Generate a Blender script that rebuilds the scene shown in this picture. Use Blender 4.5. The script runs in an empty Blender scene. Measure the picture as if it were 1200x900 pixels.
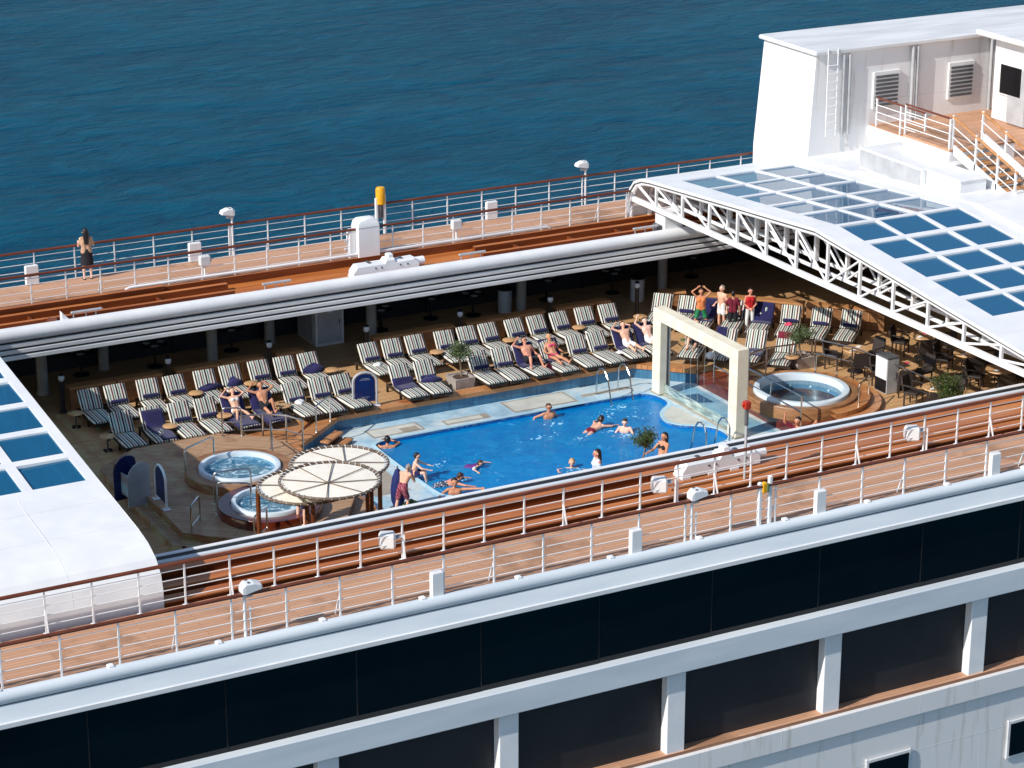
import bpy, math, random
from mathutils import Vector, Matrix, Euler
R = math.radians
random.seed(7)
S = bpy.context.scene
COL = S.collection

# ------------------------------------------------------------------ camera
cd = bpy.data.cameras.new("camera")
cam = bpy.data.objects.new("camera", cd)
COL.objects.link(cam)
cd.sensor_width = 36.0
cd.lens = 86.28
cd.clip_start = 1.0
cd.clip_end = 8000.0
cam.matrix_world = Matrix(((0.8818, 0.1562, -0.4450, -32.483),
                           (-0.4716, 0.2922, -0.8320, -60.741),
                           (0.0, 0.9435, 0.3314, 25.0),
                           (0, 0, 0, 1)))
S.camera = cam

# ------------------------------------------------------------------ sky, sun, exposure
SUN_EL, SUN_DIR = 36.9, (-1.31, -0.26)          # where the sun stands, seen from the deck
w = bpy.data.worlds.new("World")
S.world = w
w.use_nodes = True
wn = w.node_tree.nodes
sky = wn.new("ShaderNodeTexSky")
sky.sky_type = 'NISHITA'
sky.sun_disc = False
sky.sun_elevation = R(SUN_EL)
sky.sun_rotation = math.atan2(SUN_DIR[0], SUN_DIR[1])
sky.altitude = 0
sky.air_density = 1.0
sky.dust_density = 0.6
sky.ozone_density = 1.0
w.node_tree.links.new(sky.outputs[0], wn["Background"].inputs[0])
wn["Background"].inputs[1].default_value = 0.12
sd = bpy.data.lights.new("sun", 'SUN')
sd.energy = 4.1
sd.angle = R(0.53)
sd.color = (1.0, 0.945, 0.87)
sun = bpy.data.objects.new("sun", sd)
COL.objects.link(sun)
_d = Vector((SUN_DIR[0], SUN_DIR[1], 0)).normalized() * math.cos(R(SUN_EL)) + Vector((0, 0, math.sin(R(SUN_EL))))
sun.rotation_euler = _d.to_track_quat('Z', 'Y').to_euler()
sun.location = (-40, -10, 40)
S.view_settings.view_transform = 'Standard'
S.view_settings.look = 'None'
S.view_settings.exposure = 0.18
S.view_settings.gamma = 1.0
S.cycles.max_bounces = 8
S.cycles.transparent_max_bounces = 12

# ------------------------------------------------------------------ materials
def srgb(r, g, b):
    f = lambda c: (c / 255 / 12.92) if c / 255 <= 0.04045 else ((c / 255 + 0.055) / 1.055) ** 2.4
    return (f(r), f(g), f(b), 1.0)

def nt(name):
    m = bpy.data.materials.new(name)
    m.use_nodes = True
    return m, m.node_tree.nodes, m.node_tree.links, m.node_tree.nodes["Principled BSDF"]

def setp(p, **k):
    names = dict(rough="Roughness", metal="Metallic", spec="Specular IOR Level", ior="IOR", coat="Coat Weight",
                 coat_r="Coat Roughness", sheen="Sheen Weight", sss="Subsurface Weight", trans="Transmission Weight")
    for a, v in k.items():
        p.inputs[names[a]].default_value = v

def noise_mat(name, c1, c2, scale=3.0, detail=6.0, rough=0.5, bump=0.0, bscale=40.0, stretch=(1, 1, 1), lo=0.35, hi=0.65, **k):
    """base colour varying between two real colours, with fine relief"""
    m, n, l, p = nt(name)
    tc = n.new("ShaderNodeTexCoord")
    mp = n.new("ShaderNodeMapping")
    mp.inputs["Scale"].default_value = stretch
    l.new(tc.outputs["Object"], mp.inputs[0])
    nz = n.new("ShaderNodeTexNoise")
    nz.inputs["Scale"].default_value = scale
    nz.inputs["Detail"].default_value = detail
    l.new(mp.outputs[0], nz.inputs[0])
    cr = n.new("ShaderNodeValToRGB")
    cr.color_ramp.elements[0].color = c1
    cr.color_ramp.elements[1].color = c2
    cr.color_ramp.elements[0].position = lo
    cr.color_ramp.elements[1].position = hi
    l.new(nz.outputs[0], cr.inputs[0])
    l.new(cr.outputs[0], p.inputs["Base Color"])
    setp(p, rough=rough, **k)
    if bump:
        nb = n.new("ShaderNodeTexNoise")
        nb.inputs["Scale"].default_value = bscale
        nb.inputs["Detail"].default_value = 4
        l.new(mp.outputs[0], nb.inputs[0])
        b = n.new("ShaderNodeBump")
        b.inputs["Strength"].default_value = bump
        b.inputs["Distance"].default_value = 0.02
        l.new(nb.outputs[0], b.inputs["Height"])
        l.new(b.outputs[0], p.inputs["Normal"])
    return m

def plank_mat(name, c1, c2, caulk, w=0.12, length=3.5, rough=0.6, rotz=0.0, stain=None, stain_scale=0.5, stain_lo=0.5, coat=0.0):
    """boards running along x, with dark caulk lines, each board a little different, worn and stained"""
    m, n, l, p = nt(name)
    tc = n.new("ShaderNodeTexCoord")
    mp = n.new("ShaderNodeMapping")
    mp.inputs["Rotation"].default_value = (0, 0, rotz)
    l.new(tc.outputs["Object"], mp.inputs[0])
    br = n.new("ShaderNodeTexBrick")
    br.offset = 0.37
    br.inputs["Color1"].default_value = c1
    br.inputs["Color2"].default_value = c2
    br.inputs["Mortar"].default_value = caulk
    br.inputs["Scale"].default_value = 1.0
    br.inputs["Mortar Size"].default_value = 0.006
    br.inputs["Brick Width"].default_value = length
    br.inputs["Row Height"].default_value = w
    l.new(mp.outputs[0], br.inputs[0])
    gz = n.new("ShaderNodeMapping")
    gz.inputs["Scale"].default_value = (1.2, 22, 1)
    l.new(mp.outputs[0], gz.inputs[0])
    g = n.new("ShaderNodeTexNoise")
    g.inputs["Scale"].default_value = 2.0
    g.inputs["Detail"].default_value = 6
    l.new(gz.outputs[0], g.inputs[0])
    hs = n.new("ShaderNodeHueSaturation")
    mr = n.new("ShaderNodeMapRange")
    mr.inputs[3].default_value = 0.8
    mr.inputs[4].default_value = 1.18
    l.new(g.outputs[0], mr.inputs[0])
    l.new(mr.outputs[0], hs.inputs["Value"])
    l.new(br.outputs[0], hs.inputs["Color"])
    out = hs.outputs[0]
    if stain:
        sz = n.new("ShaderNodeTexNoise")
        sz.inputs["Scale"].default_value = stain_scale
        sz.inputs["Detail"].default_value = 7
        sz.inputs["Roughness"].default_value = 0.62
        l.new(tc.outputs["Object"], sz.inputs[0])
        sr = n.new("ShaderNodeMapRange")
        sr.inputs[1].default_value = stain_lo
        sr.inputs[2].default_value = stain_lo + 0.08
        sr.inputs[3].default_value = 0.0
        sr.inputs[4].default_value = 0.75
        l.new(sz.outputs[0], sr.inputs[0])
        mx = n.new("ShaderNodeMix")
        mx.data_type = 'RGBA'
        mx.inputs[7].default_value = stain
        l.new(sr.outputs[0], mx.inputs[0])
        l.new(out, mx.inputs[6])
        out = mx.outputs[2]
    l.new(out, p.inputs["Base Color"])
    b = n.new("ShaderNodeBump")
    b.inputs["Strength"].default_value = 0.35
    b.inputs["Distance"].default_value = 0.01
    l.new(br.outputs["Fac"], b.inputs["Height"])
    b.invert = True
    l.new(b.outputs[0], p.inputs["Normal"])
    setp(p, rough=rough, coat=coat)
    return m

M = {}
M['white'] = noise_mat("white_paint", srgb(226, 228, 230), srgb(236, 237, 238), 1.5, rough=0.38, bump=0.05, bscale=6)
M['white_dirty'] = noise_mat("weathered_white_paint", srgb(205, 207, 208), srgb(232, 232, 232), 0.9, rough=0.45, bump=0.06, stretch=(0.4, 2, 2))
M['ledge'] = noise_mat("pale_grey_paint", srgb(202, 212, 220), srgb(216, 224, 230), 0.8, rough=0.4, stretch=(0.5, 3, 3))
M['grey'] = noise_mat("grey_paint", srgb(165, 168, 172), srgb(182, 184, 187), 2.0, rough=0.5)
M['greyd'] = noise_mat("dark_grey_paint", srgb(70, 72, 76), srgb(92, 94, 98), 2.0, rough=0.5)
M['teak'] = plank_mat("teak_promenade", srgb(206, 160, 128), srgb(190, 144, 113), srgb(142, 102, 80), 0.12, 3.2, 0.65, stain=srgb(150, 112, 84), stain_scale=0.45, stain_lo=0.55)
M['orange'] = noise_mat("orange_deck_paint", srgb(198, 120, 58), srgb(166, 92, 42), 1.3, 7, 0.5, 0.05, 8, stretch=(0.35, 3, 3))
M['orange_shade'] = noise_mat("brown_shade_paint", srgb(124, 64, 32), srgb(96, 46, 22), 1.3, 7, 0.3, 0.05, 8, stretch=(0.35, 3, 3))  # channel brown; also paints the shade of unlit beam sides
M['pinkwood'] = noise_mat("faded_deck_paint", srgb(190, 124, 76), srgb(166, 98, 56), 1.0, 8, 0.4, 0.05, 8, stretch=(0.35, 2, 2))
M['varnish'] = noise_mat("varnished_rail_wood", srgb(92, 46, 30), srgb(124, 66, 44), 6, 5, 0.3, stretch=(0.3, 4, 4))
M['deck'] = plank_mat("pool_deck_boards", srgb(208, 166, 118), srgb(192, 150, 104), srgb(132, 98, 68), 0.1, 2.8, 0.55, stain=srgb(150, 108, 72), stain_scale=0.6, stain_lo=0.6)
M['kerbwood'] = plank_mat("varnished_kerb_boards", srgb(198, 140, 90), srgb(180, 120, 72), srgb(110, 68, 38), 0.13, 2.0, 0.35, stain=srgb(150, 82, 40), stain_scale=0.9, stain_lo=0.6)
M['deckgrey'] = plank_mat("weathered_boards", srgb(190, 154, 120), srgb(172, 136, 102), srgb(78, 56, 40), 0.1, 2.6, 0.55, rotz=R(38), stain=srgb(128, 90, 64), stain_scale=0.7, stain_lo=0.56)
M['tubwood'] = noise_mat("oiled_tub_wood", srgb(160, 116, 78), srgb(130, 90, 58), 2.5, 7, 0.4, 0.1, 30, stretch=(1, 1, 6))
M['wetwood'] = plank_mat("wet_boards", srgb(142, 74, 46), srgb(120, 56, 34), srgb(60, 26, 16), 0.1, 2.2, 0.18, stain=srgb(84, 36, 24), stain_scale=1.3, stain_lo=0.5, coat=0.5)
M['mahog'] = noise_mat("wet_mahogany", srgb(104, 42, 24), srgb(76, 26, 16), 3, 7, 0.2, 0.08, 20, coat=0.5)
M['bench'] = noise_mat("bench_wood", srgb(196, 142, 92), srgb(170, 118, 72), 2.2, 7, 0.45, 0.1, 30, stretch=(0.3, 3, 3))
M['steel'] = noise_mat("brushed_steel", srgb(190, 190, 188), srgb(210, 210, 208), 5, rough=0.22, metal=1.0)
M['darkwood'] = noise_mat("dark_lounger_frame", srgb(40, 33, 28), srgb(58, 48, 40), 8, rough=0.5)
M['wicker'] = noise_mat("dark_wicker", srgb(34, 30, 30), srgb(60, 50, 46), 60, 3, 0.6, 0.5, 90)
M['navy'] = noise_mat("navy_towelling", srgb(30, 28, 88), srgb(22, 20, 66), 6, 6, 0.95, 0.6, 120, sheen=0.2)
M['navycanvas'] = noise_mat("navy_canvas", srgb(24, 42, 110), srgb(18, 32, 88), 4, 6, 0.8, 0.3, 60)
M['navysign'] = noise_mat("navy_sign_face", srgb(12, 32, 92), srgb(10, 26, 78), 2, 3, 0.3)
M['whitecloth'] = noise_mat("white_towelling", srgb(226, 226, 224), srgb(240, 240, 238), 8, 5, 0.95, 0.5, 110)
M['burg'] = noise_mat("burgundy_cloth", srgb(120, 26, 50), srgb(98, 20, 40), 8, 5, 0.9, 0.3, 90)
M['pink'] = noise_mat("pink_cloth", srgb(214, 60, 100), srgb(226, 96, 124), 9, 5, 0.9)
M['tan_top'] = noise_mat("table_laminate", srgb(206, 164, 118), srgb(190, 146, 100), 6, 5, 0.45)
M['stone'] = noise_mat("cream_stone", srgb(238, 230, 208), srgb(226, 216, 192), 3, 8, 0.65, 0.25, 30)
M['planter'] = noise_mat("grey_planter_stone", srgb(150, 140, 134), srgb(176, 166, 158), 5, 7, 0.8, 0.3, 30)
M['bark'] = noise_mat("bark", srgb(110, 92, 76), srgb(140, 120, 100), 14, 6, 0.9, 0.6, 40)
M['soil'] = noise_mat("soil", srgb(64, 48, 36), srgb(84, 64, 48), 20, 6, 0.95, 0.6, 50)
M['leaf'] = noise_mat("olive_leaf", srgb(96, 112, 74), srgb(66, 84, 48), 7, 3, 0.5, spec=0.4)
M['leaf2'] = noise_mat("bay_leaf", srgb(74, 92, 40), srgb(44, 62, 26), 7, 3, 0.45, spec=0.4)
M['black'] = noise_mat("black_rubber", srgb(16, 16, 18), srgb(26, 26, 28), 5, rough=0.5)
M['room'] = noise_mat("shade_dark_paint", srgb(34, 36, 42), srgb(26, 28, 34), 1, rough=0.6)  # walls coloured dark to put the deep shade under the decks into them
M['brownwall'] = noise_mat("brown_wall_panel", srgb(64, 46, 38), srgb(48, 34, 28), 1, rough=0.6)
M['column'] = noise_mat("grey_column_paint", srgb(150, 146, 138), srgb(166, 160, 150), 2, rough=0.5)
M['yellow'] = noise_mat("yellow_plastic", srgb(236, 176, 20), srgb(222, 156, 12), 4, rough=0.4)
M['red'] = noise_mat("red_plastic", srgb(190, 52, 30), srgb(164, 40, 22), 4, rough=0.4)
M['redcloth'] = noise_mat("red_cloth", srgb(196, 22, 32), srgb(166, 14, 24), 8, rough=0.85)
M['green'] = noise_mat("green_cloth", srgb(40, 140, 90), srgb(24, 108, 66), 9, rough=0.8)
M['greybag'] = noise_mat("olive_green_bag", srgb(110, 134, 84), srgb(92, 112, 70), 9, rough=0.8)
M['glassbulb'] = noise_mat("pale_lamp_glass", srgb(190, 196, 200), srgb(214, 218, 222), 6, rough=0.12, spec=0.8)
M['purple'] = noise_mat("purple_swimsuit", srgb(104, 40, 130), srgb(84, 28, 106), 8, rough=0.7)
M['tan_cloth'] = noise_mat("tan_cloth", srgb(196, 160, 132), srgb(182, 142, 112), 8, rough=0.85)
M['orange_cloth'] = noise_mat("orange_cloth", srgb(226, 140, 88), srgb(208, 120, 70), 8, rough=0.85)
M['blackcloth'] = noise_mat("black_cloth", srgb(22, 22, 28), srgb(32, 32, 40), 8, rough=0.85)
M['bluecloth'] = noise_mat("pale_blue_cloth", srgb(190, 206, 232), srgb(208, 220, 240), 8, rough=0.85)
M['pattern'] = noise_mat("speckled_swim_trunks", srgb(20, 26, 58), srgb(200, 204, 214), 26, 2, 0.8, lo=0.54, hi=0.58)
M['plaid'] = noise_mat("burgundy_check_trunks", srgb(120, 30, 56), srgb(176, 110, 124), 26, 2, 0.8, lo=0.5, hi=0.56)
M['skin'] = noise_mat("light_skin", srgb(232, 184, 158), srgb(220, 166, 138), 5, 4, 0.55, spec=0.35)
M['skin_tan'] = noise_mat("tanned_skin", srgb(206, 150, 118), srgb(190, 130, 98), 5, 4, 0.5, spec=0.35)
M['skin_pale'] = noise_mat("pale_skin", srgb(242, 202, 182), srgb(232, 180, 158), 5, 5, 0.5, spec=0.35)
M['skin_ruddy'] = noise_mat("ruddy_skin", srgb(222, 160, 134), srgb(206, 138, 114), 5, 5, 0.5, spec=0.35)
M['hair_black'] = noise_mat("black_hair", srgb(22, 18, 20), srgb(38, 30, 30), 40, 3, 0.45)
M['hair_brown'] = noise_mat("brown_hair", srgb(74, 50, 34), srgb(54, 36, 24), 40, 3, 0.5)
M['hair_grey'] = noise_mat("grey_hair", srgb(160, 152, 146), srgb(130, 122, 116), 40, 3, 0.5)
M['hair_blond'] = noise_mat("fair_hair", srgb(206, 170, 116), srgb(180, 142, 88), 40, 3, 0.5)
M['lip'] = noise_mat("lips", srgb(168, 84, 78), srgb(150, 70, 66), 10, rough=0.5)

def tile_mat(name, c1, c2, grout, size=0.1, rough=0.25, var=0.6):
    m, n, l, p = nt(name)
    tc = n.new("ShaderNodeTexCoord")
    br = n.new("ShaderNodeTexBrick")
    br.offset = 0.0
    br.inputs["Color1"].default_value = c1
    br.inputs["Color2"].default_value = c2
    br.inputs["Mortar"].default_value = grout
    br.inputs["Scale"].default_value = 1.0
    br.inputs["Mortar Size"].default_value = size * 0.04
    br.inputs["Brick Width"].default_value = size
    br.inputs["Row Height"].default_value = size
    l.new(tc.outputs["Object"], br.inputs[0])
    nz = n.new("ShaderNodeTexNoise")
    nz.inputs["Scale"].default_value = 1.6
    nz.inputs["Detail"].default_value = 8
    l.new(tc.outputs["Object"], nz.inputs[0])
    mr = n.new("ShaderNodeMapRange")
    mr.inputs[1].default_value = 0.3
    mr.inputs[2].default_value = 0.7
    mr.inputs[3].default_value = 1.0 - var * 0.3
    mr.inputs[4].default_value = 1.0 + var * 0.12
    l.new(nz.outputs[0], mr.inputs[0])
    hs = n.new("ShaderNodeHueSaturation")
    l.new(mr.outputs[0], hs.inputs["Value"])
    l.new(br.outputs[0], hs.inputs["Color"])
    l.new(hs.outputs[0], p.inputs["Base Color"])
    setp(p, rough=rough)
    return m

M['tile'] = tile_mat("pale_blue_tile", srgb(178, 212, 228), srgb(162, 202, 224), srgb(196, 216, 224), 0.12, 0.25, 0.9)
_n, _l = M['tile'].node_tree.nodes, M['tile'].node_tree.links
_z = _n.new("ShaderNodeTexNoise")
_z.inputs["Scale"].default_value = 0.75
_z.inputs["Detail"].default_value = 9
_z.inputs["Roughness"].default_value = 0.66
_l.new(_n["Texture Coordinate"].outputs["Object"], _z.inputs[0])
_r = _n.new("ShaderNodeMapRange")
_r.inputs[1].default_value = .46
_r.inputs[2].default_value = .6
_r.inputs[4].default_value = .7
_l.new(_z.outputs[0], _r.inputs[0])
_m = _n.new("ShaderNodeMix")
_m.data_type = 'RGBA'
_m.inputs[7].default_value = srgb(222, 226, 218)
_l.new(_r.outputs[0], _m.inputs[0])
_l.new(_n["Hue/Saturation/Value"].outputs[0], _m.inputs[6])
_l.new(_m.outputs[2], _n["Principled BSDF"].inputs["Base Color"])
M['tile_cream'] = tile_mat("cream_mosaic_tile", srgb(214, 212, 196), srgb(202, 204, 196), srgb(206, 210, 204), 0.12, 0.3)
M['tile_taupe'] = tile_mat("taupe_mosaic_tile", srgb(176, 164, 146), srgb(160, 150, 136), srgb(170, 164, 152), 0.08, 0.3)
M['tile_blue'] = tile_mat("deep_blue_tile", srgb(66, 122, 156), srgb(54, 106, 142), srgb(84, 132, 160), 0.1, 0.25)
M['pool_floor'] = tile_mat("pool_floor_tile", srgb(10, 160, 224), srgb(6, 150, 216), srgb(40, 166, 222), 0.2, 0.3, 0.5)
M['pool_wall'] = tile_mat("pool_wall_tile", srgb(6, 110, 190), srgb(4, 98, 178), srgb(20, 120, 194), 0.15, 0.3)
M['tub'] = noise_mat("pale_tub_shell", srgb(204, 220, 230), srgb(216, 228, 236), 2, rough=0.25)
M['tub_in'] = tile_mat("tub_mosaic_tile", srgb(118, 150, 172), srgb(104, 138, 162), srgb(140, 164, 180), 0.06, 0.3)

def water_mat(name, tint, scale, bump, body=None, body_fac=0.0, foam=None, foam_scale=2.2, foam_lo=0.55, foam_col=(0.75, 0.85, 0.9, 1)):
    m, n, l, p = nt(name)
    n.remove(p)
    out = n["Material Output"]
    tc = n.new("ShaderNodeTexCoord")
    nz = n.new("ShaderNodeTexNoise")
    nz.inputs["Scale"].default_value = scale
    nz.inputs["Detail"].default_value = 5
    nz.inputs["Roughness"].default_value = 0.6
    nz.inputs["Distortion"].default_value = 0.6
    l.new(tc.outputs["Object"], nz.inputs[0])
    b = n.new("ShaderNodeBump")
    b.inputs["Strength"].default_value = bump
    b.inputs["Distance"].default_value = 0.06
    l.new(nz.outputs[0], b.inputs["Height"])
    tr = n.new("ShaderNodeBsdfTransparent")
    tr.inputs[0].default_value = tint
    gl = n.new("ShaderNodeBsdfGlossy")
    gl.inputs["Roughness"].default_value = 0.04
    l.new(b.outputs[0], gl.inputs["Normal"])
    fr = n.new("ShaderNodeFresnel")
    fr.inputs[0].default_value = 1.33
    l.new(b.outputs[0], fr.inputs["Normal"])
    geo = n.new("ShaderNodeNewGeometry")
    inv = n.new("ShaderNodeMath")
    inv.operation = 'SUBTRACT'
    inv.inputs[0].default_value = 1.0
    l.new(geo.outputs["Backfacing"], inv.inputs[1])
    mul = n.new("ShaderNodeMath")
    mul.operation = 'MULTIPLY'
    l.new(fr.outputs[0], mul.inputs[0])
    l.new(inv.outputs[0], mul.inputs[1])
    under = tr.outputs[0]
    if body:
        bz = n.new("ShaderNodeTexNoise")
        bz.inputs["Scale"].default_value = scale * .55
        bz.inputs["Detail"].default_value = 6
        bz.inputs["Distortion"].default_value = 1.0
        l.new(tc.outputs["Object"], bz.inputs[0])
        br_ = n.new("ShaderNodeValToRGB")
        br_.color_ramp.elements[0].color, br_.color_ramp.elements[1].color = body
        br_.color_ramp.elements[0].position = .36
        br_.color_ramp.elements[1].position = .66
        l.new(bz.outputs[0], br_.inputs[0])
        bd = n.new("ShaderNodeBsdfDiffuse")
        l.new(br_.outputs[0], bd.inputs[0])
        bm_ = n.new("ShaderNodeMixShader")
        bm_.inputs[0].default_value = body_fac
        l.new(tr.outputs[0], bm_.inputs[1])
        l.new(bd.outputs[0], bm_.inputs[2])
        under = bm_.outputs[0]
    mx = n.new("ShaderNodeMixShader")
    l.new(mul.outputs[0], mx.inputs[0])
    l.new(under, mx.inputs[1])
    l.new(gl.outputs[0], mx.inputs[2])
    res = mx.outputs[0]
    if foam is not None:
        fz = n.new("ShaderNodeTexNoise")
        fz.inputs["Scale"].default_value = foam_scale
        fz.inputs["Detail"].default_value = 8
        fz.inputs["Roughness"].default_value = 0.7
        fz.inputs["Distortion"].default_value = 1.2
        l.new(tc.outputs["Object"], fz.inputs[0])
        mr = n.new("ShaderNodeMapRange")
        mr.inputs[1].default_value = foam_lo
        mr.inputs[2].default_value = foam_lo + 0.14
        mr.inputs[4].default_value = foam
        l.new(fz.outputs[0], mr.inputs[0])
        df = n.new("ShaderNodeBsdfDiffuse")
        df.inputs[0].default_value = foam_col
        m2 = n.new("ShaderNodeMixShader")
        l.new(mr.outputs[0], m2.inputs[0])
        l.new(res, m2.inputs[1])
        l.new(df.outputs[0], m2.inputs[2])
        res = m2.outputs[0]
    l.new(res, out.inputs[0])
    return m

M['pool_water'] = water_mat("pool_water", (0.55, 0.88, 0.98, 1), 3.4, 0.5, (srgb(0, 134, 206), srgb(6, 152, 218)), 0.7, 0.55, 1.7, 0.6, (0.2, 0.6, 0.82, 1))
M['tub_water'] = water_mat("bubbling_tub_water", (0.62, 0.86, 0.96, 1), 7, 1.0, (srgb(70, 140, 186), srgb(120, 178, 210)), 0.4, 0.85, 3.0, 0.5, (0.62, 0.8, 0.9, 1))
M['calm_water'] = water_mat("calm_tub_water", (0.72, 0.88, 0.95, 1), 5, 0.2)

# open sea
m, n, l, p = nt("sea_water")
tc = n.new("ShaderNodeTexCoord")
mp = n.new("ShaderNodeMapping")
mp.inputs["Rotation"].default_value = (0, 0, R(-28))
mp.inputs["Scale"].default_value = (0.55, 1.25, 1)
l.new(tc.outputs["Object"], mp.inputs[0])
hs = []
for sc_, de, di in ((0.035, 3, 0.6), (0.5, 6, 0.9), (2.0, 5, 0.5)):
    z = n.new("ShaderNodeTexNoise")
    z.inputs["Scale"].default_value = sc_
    z.inputs["Detail"].default_value = de
    z.inputs["Roughness"].default_value = 0.6
    z.inputs["Distortion"].default_value = di
    l.new(mp.outputs[0], z.inputs[0])
    hs.append(z)
prev = None
for z, st, ds in zip(hs, (0.4, 0.65, 0.5), (6.0, 0.9, 0.25)):
    b = n.new("ShaderNodeBump")
    b.inputs["Strength"].default_value = st
    b.inputs["Distance"].default_value = ds
    l.new(z.outputs[0], b.inputs["Height"])
    if prev:
        l.new(prev.outputs[0], b.inputs["Normal"])
    prev = b
l.new(prev.outputs[0], p.inputs["Normal"])
cr = n.new("ShaderNodeValToRGB")
cr.color_ramp.elements[0].color = srgb(4, 58, 84)
cr.color_ramp.elements[1].color = srgb(6, 88, 114)
cr.color_ramp.elements[0].position = 0.35
cr.color_ramp.elements[1].position = 0.68
mix_ = n.new("ShaderNodeMath")
mix_.operation = 'MULTIPLY_ADD'
mix_.inputs[1].default_value = 0.55
l.new(hs[1].outputs[0], mix_.inputs[0])
hl_ = n.new("ShaderNodeMath")
hl_.operation = 'MULTIPLY'
hl_.inputs[1].default_value = 0.45
l.new(hs[0].outputs[0], hl_.inputs[0])
l.new(hl_.outputs[0], mix_.inputs[2])
l.new(mix_.outputs[0], cr.inputs[0])
l.new(cr.outputs[0], p.inputs["Base Color"])
setp(p, rough=0.3, ior=1.33, spec=0.012)
M['sea'] = m

def glass_mat(name, base, ior=2.0, rough=0.03, wav=0.02):
    m, n, l, p = nt(name)
    tc = n.new("ShaderNodeTexCoord")
    nz = n.new("ShaderNodeTexNoise")
    nz.inputs["Scale"].default_value = 0.8
    l.new(tc.outputs["Object"], nz.inputs[0])
    b = n.new("ShaderNodeBump")
    b.inputs["Strength"].default_value = wav
    b.inputs["Distance"].default_value = 0.05
    l.new(nz.outputs[0], b.inputs["Height"])
    l.new(b.outputs[0], p.inputs["Normal"])
    p.inputs["Base Color"].default_value = base
    setp(p, rough=rough, ior=ior)
    return m

def tinted_glass(name, tint, body, fac, ior):
    m, n, l, p = nt(name)
    n.remove(p)
    tr = n.new("ShaderNodeBsdfTransparent")
    tr.inputs[0].default_value = tint
    df = n.new("ShaderNodeBsdfDiffuse")
    df.inputs[0].default_value = body
    gl = n.new("ShaderNodeBsdfGlossy")
    gl.inputs["Roughness"].default_value = 0.02
    tc = n.new("ShaderNodeTexCoord")
    nz = n.new("ShaderNodeTexNoise")
    nz.inputs["Scale"].default_value = 0.9
    l.new(tc.outputs["Object"], nz.inputs[0])
    b = n.new("ShaderNodeBump")
    b.inputs["Strength"].default_value = 0.06
    b.inputs["Distance"].default_value = 0.05
    l.new(nz.outputs[0], b.inputs["Height"])
    l.new(b.outputs[0], gl.inputs["Normal"])
    fr = n.new("ShaderNodeFresnel")
    fr.inputs[0].default_value = ior
    geo = n.new("ShaderNodeNewGeometry")
    iv = n.new("ShaderNodeMath")
    iv.operation = 'SUBTRACT'
    iv.inputs[0].default_value = 1.0
    l.new(geo.outputs["Backfacing"], iv.inputs[1])
    mu = n.new("ShaderNodeMath")
    mu.operation = 'MULTIPLY'
    l.new(fr.outputs[0], mu.inputs[0])
    l.new(iv.outputs[0], mu.inputs[1])
    m1 = n.new("ShaderNodeMixShader")
    m1.inputs[0].default_value = fac
    l.new(tr.outputs[0], m1.inputs[1])
    l.new(df.outputs[0], m1.inputs[2])
    m2 = n.new("ShaderNodeMixShader")
    l.new(mu.outputs[0], m2.inputs[0])
    l.new(m1.outputs[0], m2.inputs[1])
    l.new(gl.outputs[0], m2.inputs[2])
    l.new(m2.outputs[0], n["Material Output"].inputs[0])
    return m
M['roofglass'] = tinted_glass("blue_tinted_roof_glass", (0.2, 0.52, 0.66, 1), srgb(0, 122, 170), 0.42, 1.75)
M['roofglass_dense'] = tinted_glass("dense_blue_roof_glass", (0.03, 0.3, 0.46, 1), srgb(0, 124, 174), 0.5, 2.6)
def plate_mat(name, c1, c2):
    """painted steel plating with weld seams and faint streaks running down"""
    m = noise_mat(name, c1, c2, 1.2, 7, 0.42, 0, 40, stretch=(3.5, 3.5, 0.35))
    n, l = m.node_tree.nodes, m.node_tree.links
    p = n["Principled BSDF"]
    tc = n.new("ShaderNodeTexCoord")
    sp = n.new("ShaderNodeSeparateXYZ")
    cb_ = n.new("ShaderNodeCombineXYZ")
    l.new(tc.outputs["Object"], sp.inputs[0])
    l.new(sp.outputs[0], cb_.inputs[0])
    l.new(sp.outputs[2], cb_.inputs[1])
    br = n.new("ShaderNodeTexBrick")
    br.inputs["Scale"].default_value = 1.0
    br.inputs["Mortar Size"].default_value = 0.012
    br.inputs["Mortar Smooth"].default_value = 1.0
    br.inputs["Brick Width"].default_value = 4.1
    br.inputs["Row Height"].default_value = 1.9
    l.new(cb_.outputs[0], br.inputs[0])
    nz = n.new("ShaderNodeTexNoise")
    nz.inputs["Scale"].default_value = 0.5
    l.new(tc.outputs["Object"], nz.inputs[0])
    ad = n.new("ShaderNodeMath")
    l.new(br.outputs["Fac"], ad.inputs[0])
    l.new(nz.outputs[0], ad.inputs[1])
    b = n.new("ShaderNodeBump")
    b.inputs["Strength"].default_value = 0.5
    b.inputs["Distance"].default_value = 0.02
    l.new(ad.outputs[0], b.inputs["Height"])
    l.new(b.outputs[0], p.inputs["Normal"])
    return m
M['plate'] = plate_mat("white_hull_plating", srgb(196, 190, 182), srgb(228, 228, 228))
M['plate'].node_tree.nodes["Color Ramp"].color_ramp.elements[0].position = .22
M['plate'].node_tree.nodes["Color Ramp"].color_ramp.elements[1].position = .42
M['darkglass'] = glass_mat("black_window_glass", srgb(8, 10, 14), 1.45, 0.05)

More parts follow.
